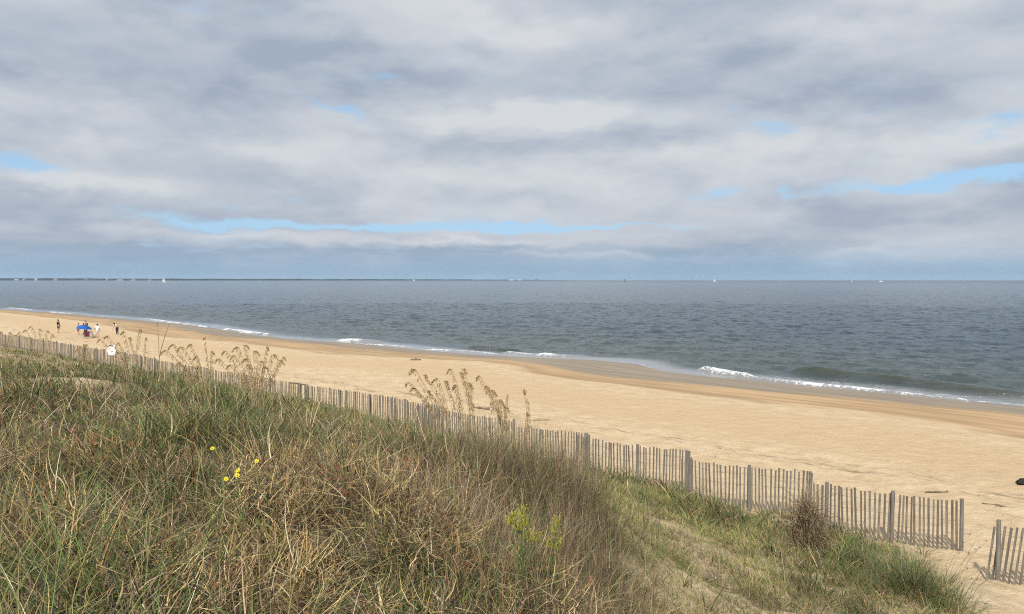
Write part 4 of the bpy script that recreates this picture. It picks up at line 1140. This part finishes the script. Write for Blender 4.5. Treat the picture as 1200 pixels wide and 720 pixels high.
def person(px, py, h, rz, label, top, bottom, pose='stand', arms='down', long_sleeve=False, shirt_over=None):
    p = on_level(px, py, 0.0); root = empty('person', (p[0], p[1], g1(p[0], p[1])), rz); tag(root, label, 'person', 'bathers around the blue umbrella')
    s = h / 1.75
    J = {}
    def S_(k, x, y, z): J[k] = Vector((x, y, z)) * s
    # facing -y
    S_('pel', 0, 0, .95); S_('wai', 0, .0, 1.1); S_('che', 0, .0, 1.32); S_('nek', 0, .01, 1.47); S_('hed', 0, -.01, 1.56); S_('top', 0, -.01, 1.68)
    for sg, n_ in ((-1, 'l'), (1, 'r')):
        S_('hip' + n_, sg * .095, 0, .90); S_('kne' + n_, sg * .105, -.02, .49); S_('ank' + n_, sg * .115, .02, .08); S_('toe' + n_, sg * .13, -.14, .03)
        S_('sho' + n_, sg * .18, .01, 1.40); S_('elb' + n_, sg * .23, .02, 1.12); S_('wri' + n_, sg * .24, -.08, .88); S_('han' + n_, sg * .24, -.11, .81)
    if arms == 'forward':
        for sg, n_ in ((-1, 'l'), (1, 'r')): S_('elb' + n_, sg * .22, -.10, 1.16); S_('wri' + n_, sg * .14, -.32, 1.12); S_('han' + n_, sg * .12, -.40, 1.13)
    if arms == 'hip':
        S_('elbr', .33, .06, 1.16); S_('wrir', .19, -.03, 1.0); S_('hanr', .15, -.06, .98)
    if pose == 'walk':
        S_('knel', -.10, -.20, .52); S_('ankl', -.11, -.24, .10); S_('toel', -.11, -.39, .06); S_('kner', .10, .02, .5); S_('ankr', .11, .26, .13); S_('toer', .12, .16, .03)
    if pose == 'bend':
        Rm = Matrix.Rotation(R(48), 4, 'X'); pv = J['pel'].copy()
        for k in ('wai', 'che', 'nek', 'hed', 'top', 'shol', 'shor'): J[k] = pv + (Rm @ (J[k] - pv))
        for sg, n_ in ((-1, 'l'), (1, 'r')):
            a = J['sho' + n_]; J['elb' + n_] = a + Vector((sg * .04, -.04, -.26)) * s; J['wri' + n_] = a + Vector((sg * .02, -.12, -.50)) * s; J['han' + n_] = a + Vector((sg * .02, -.14, -.58)) * s
            J['pel'] = pv
    if pose == 'sit':
        for k in J:
            if k[:3] in ('pel', 'wai', 'che', 'nek', 'hed', 'top', 'hip', 'sho', 'elb', 'wri', 'han'): J[k] = J[k] + Vector((0, 0, -.52 * s))
        for sg, n_ in ((-1, 'l'), (1, 'r')):
            J['kne' + n_] = J['hip' + n_] + Vector((sg * .05, -.42, .08)) * s; J['ank' + n_] = J['kne' + n_] + Vector((0, -.12, -.40)) * s; J['toe' + n_] = J['ank' + n_] + Vector((0, -.14, -.04)) * s
            J['wri' + n_] = J['elb' + n_] + Vector((-sg * .04, -.24, -.02)) * s; J['han' + n_] = J['wri' + n_] + Vector((0, -.09, 0)) * s
    keys = list(J); ix = {k: i for i, k in enumerate(keys)}
    E = [('pel', 'wai'), ('wai', 'che'), ('che', 'nek'), ('nek', 'hed'), ('hed', 'top')]
    Rd = dict(pel=(.125, .10), wai=(.115, .085), che=(.14, .095), nek=(.055, .055), hed=(.085, .10), top=(.065, .075))
    for n_ in 'lr':
        E += [('pel', 'hip' + n_), ('hip' + n_, 'kne' + n_), ('kne' + n_, 'ank' + n_), ('ank' + n_, 'toe' + n_), ('che', 'sho' + n_), ('sho' + n_, 'elb' + n_), ('elb' + n_, 'wri' + n_), ('wri' + n_, 'han' + n_)]
        Rd.update({'hip' + n_: (.085, .085), 'kne' + n_: (.055, .055), 'ank' + n_: (.036, .036), 'toe' + n_: (.032, .025), 'sho' + n_: (.055, .055), 'elb' + n_: (.038, .038), 'wri' + n_: (.027, .027), 'han' + n_: (.036, .018)})
    vs = [J[k].copy() for k in keys]; es = [(ix[a], ix[b_]) for a, b_ in E]; rd = [tuple(q_ * s for q_ in Rd[k]) for k in keys]
    # fingers and thumb
    for sg, n_ in ((-1, 'l'), (1, 'r')):
        hd = J['han' + n_]; dr = (hd - J['wri' + n_]).normalized(); sd = Vector((0, 1, 0)) if abs(dr.y) < .8 else Vector((1, 0, 0))
        for q_, ln in ((-.024, .065), (-.008, .078), (.008, .075), (.024, .058)):
            i0 = len(vs); vs.append(hd + sd * q_ * s + dr * .02 * s); vs.append(hd + sd * q_ * s + dr * ln * s); es += [(ix['han' + n_], i0), (i0, i0 + 1)]; rd += [(.008 * s,) * 2, (.006 * s,) * 2]
        i0 = len(vs); vs.append(hd - sd * .04 * s - dr * .03 * s); vs.append(hd - sd * .055 * s + dr * .015 * s); es += [(ix['wri' + n_], i0), (i0, i0 + 1)]; rd += [(.010 * s,) * 2, (.008 * s,) * 2]
    # nose
    i0 = len(vs); fdir = Vector((0, -1, 0)) if pose != 'bend' else (Matrix.Rotation(R(48), 4, 'X') @ Vector((0, -1, 0)))
    vs.append(J['hed'] + fdir * .115 * s); es.append((ix['hed'], i0)); rd.append((.014 * s,) * 2)
    skinned('body', vs, es, rd, M_skin, root, 2, 0)
    def sub(name, ks, grow, mat, cut=None):
        cut = dict(cut or {})
        if name == 'shirt': ks = ks + ['nek']; cut['nek'] = ('che', 'nek', .55)
        else: ks = ks + ['wai']; cut['wai'] = ('pel', 'wai', .4)
        idx = {k: i for i, k in enumerate(ks)}
        V_ = [J[k].copy() for k in ks]
        if cut:
            for k, (a, b_, t) in cut.items(): V_[idx[k]] = J[a].lerp(J[b_], t)
        ed = [(idx[a], idx[b_]) for a, b_ in E if a in idx and b_ in idx]
        skinned(name, V_, ed, [tuple((q_ * grow + (.012 if k != 'nek' else .03)) * s for q_ in Rd[k]) for k in ks], mat, root, 2, 0)
    if long_sleeve: sub('shirt', ['pel', 'wai', 'che', 'shol', 'shor', 'elbl', 'elbr', 'wril', 'wrir'], .98, top)
    else: sub('shirt', ['wai', 'pel', 'che', 'shol', 'shor', 'elbl', 'elbr'], 1.12, top, {'pel': ('wai', 'pel', 1.35), 'elbl': ('shol', 'elbl', .75), 'elbr': ('shor', 'elbr', .75)})
    if bottom in (C_dk,): sub('trousers', ['pel', 'hipl', 'hipr', 'knel', 'kner', 'ankl', 'ankr'], 1.1, bottom)
    else: sub('shorts', ['pel', 'hipl', 'hipr', 'knel', 'kner'], 1.12, bottom, {'knel': ('hipl', 'knel', .85), 'kner': ('hipr', 'kner', .85)})
    hb = -fdir
    skinned('hair', [J['nek'].lerp(J['hed'], .5) + hb * .06 * s, J['hed'] + hb * .045 * s + (J['top'] - J['hed']) * .35, J['top'] + hb * .01 * s + (J['top'] - J['hed']) * .12], [(0, 1), (1, 2)], [(.06 * s, .05 * s), (.115 * s, .10 * s), (.095 * s, .10 * s)], M_hair, root, 2)
    return root
person(68.5, 391, 1.75, 2.6, 'person in a black top and dark shorts standing apart on the left', C_black, C_brown, 'stand', 'down', True)
person(100.5, 393, 1.82, .4, 'person in a black top standing behind the blue umbrella', C_black, C_red, 'stand', 'forward', True)
person(92, 392.5, 1.45, -.5, 'person in a blue shirt at the left side of the blue umbrella', C_blue, C_red, 'stand', 'down')
person(114.5, 396.5, 1.66, 3.3, 'person in a white top and pale shorts standing right of the umbrella', C_white, C_lg, 'stand', 'hip')
person(137.5, 392.5, 1.72, -.35, 'person in a white top and dark trousers bending forward, furthest right of the bathers', C_white, C_dk, 'bend')

p = on_level(98.5, 395.5, 0.0); root = empty('beach_umbrella', (p[0], p[1], g1(p[0], p[1]))); tag(root, 'bright blue beach umbrella open on the sand', 'umbrella')
M_ub = simple_mat('blue_umbrella_cloth', (.018, .11, .42), .7, .05, 3, transl=.2); M_pole = simple_mat('white_metal', (.7, .7, .7), .4, .03, 3)
UM = Matrix.Translation((0, 0, .92)) @ Matrix.Rotation(R(7), 4, 'Y')
b = MB(); vs = [UM @ Vector((0, 0, .46))]; fs = []; ns_ = 8; rings = [(.30, .40), (.6, .27), (.86, .04)]
for (r_, z_) in rings:
    for k in range(ns_ * 2):
        a = math.pi * k / ns_; rr = r_ * (1 if k % 2 == 0 else .93 + .05 * (1 - r_)); vs.append(UM @ Vector((rr * math.cos(a), rr * math.sin(a), z_ - (.0 if k % 2 == 0 else -.02))))
m2_ = ns_ * 2
for k in range(m2_): fs.append((0, 1 + k, 1 + (k + 1) % m2_))
for j in range(2):
    for k in range(m2_): fs.append((1 + j * m2_ + k, 1 + (j + 1) * m2_ + k, 1 + (j + 1) * m2_ + (k + 1) % m2_, 1 + j * m2_ + (k + 1) % m2_))
b.add(vs, fs); b.build('canopy', M_ub, root)
b = MB(); b.tube([(0, 0, -.1), (.02, 0, .92), UM @ Vector((0, 0, .52))], .018, 8); b.build('pole', M_pole, root)
for k in range(ns_):
    a = 2 * math.pi * k / ns_; b = MB(); b.tube([UM @ Vector((0, 0, .42)), UM @ Vector((.30 * math.cos(a), .30 * math.sin(a), .385)), UM @ Vector((.6 * math.cos(a), .6 * math.sin(a), .255)), UM @ Vector((.84 * math.cos(a), .84 * math.sin(a), .035))], .006, 4); b.build('rib', M_pole, root)
def beach_chair(px, py, rz, col, label):
    p = on_level(px, py, 0.0); root = empty('beach_chair', (p[0], p[1], g1(p[0], p[1])), rz); tag(root, label, 'chair', 'low beach chairs by the umbrella')
    fm_ = cloth('chair_cloth', col)
    b = MB(); b.box(Matrix.Translation((0, 0, .24)) @ Matrix.Rotation(R(-6), 4, 'X'), .5, .46, .02); b.build('seat', fm_, root)
    b = MB(); b.box(Matrix.Translation((0, .22, .22)) @ Matrix.Rotation(R(-25), 4, 'X'), .5, .02, .6); b.build('backrest', fm_, root)
    for sg in (-1, 1):
        b = MB(); b.tube([(sg * .27, -.24, 0), (sg * .27, .22, .45), (sg * .27, .24, .46)], .012, 6); b.tube([(sg * .27, .26, 0), (sg * .27, -.22, .42)], .012, 6); b.build('leg', M_pole, root)
        b = MB(); b.box(Matrix.Translation((sg * .28, .0, .44)), .05, .42, .02); b.build('armrest', M_pole, root)
beach_chair(102, 397, .5, (.09, .015, .025), 'low dark red beach chair under the right side of the blue umbrella')
beach_chair(96.5, 395.8, -.4, (.06, .02, .05), 'low maroon beach chair behind the red one under the umbrella')
beach_chair(109.5, 396, 1.2, (.35, .30, .22), 'low tan beach chair between the umbrella and the person in white')

# ------------------------------------------------------------------ haze
m = new_mat('sea_haze'); pv = N.tree.nodes.new('ShaderNodeVolumePrincipled')
pv.inputs['Color'].default_value = (0.68, 0.85, 1.0, 1); pv.inputs['Density'].default_value = 0.00002; pv.inputs['Anisotropy'].default_value = 0.0
out(None, pv.outputs[0])
b = MB(); b.box(Matrix.Translation((0, 5000, SEA - 7.5)), 32000, 18000, 90); hz_o = b.build('haze', m); tag(hz_o, 'thin sea haze between the beach and the horizon', 'haze', kind='stuff')
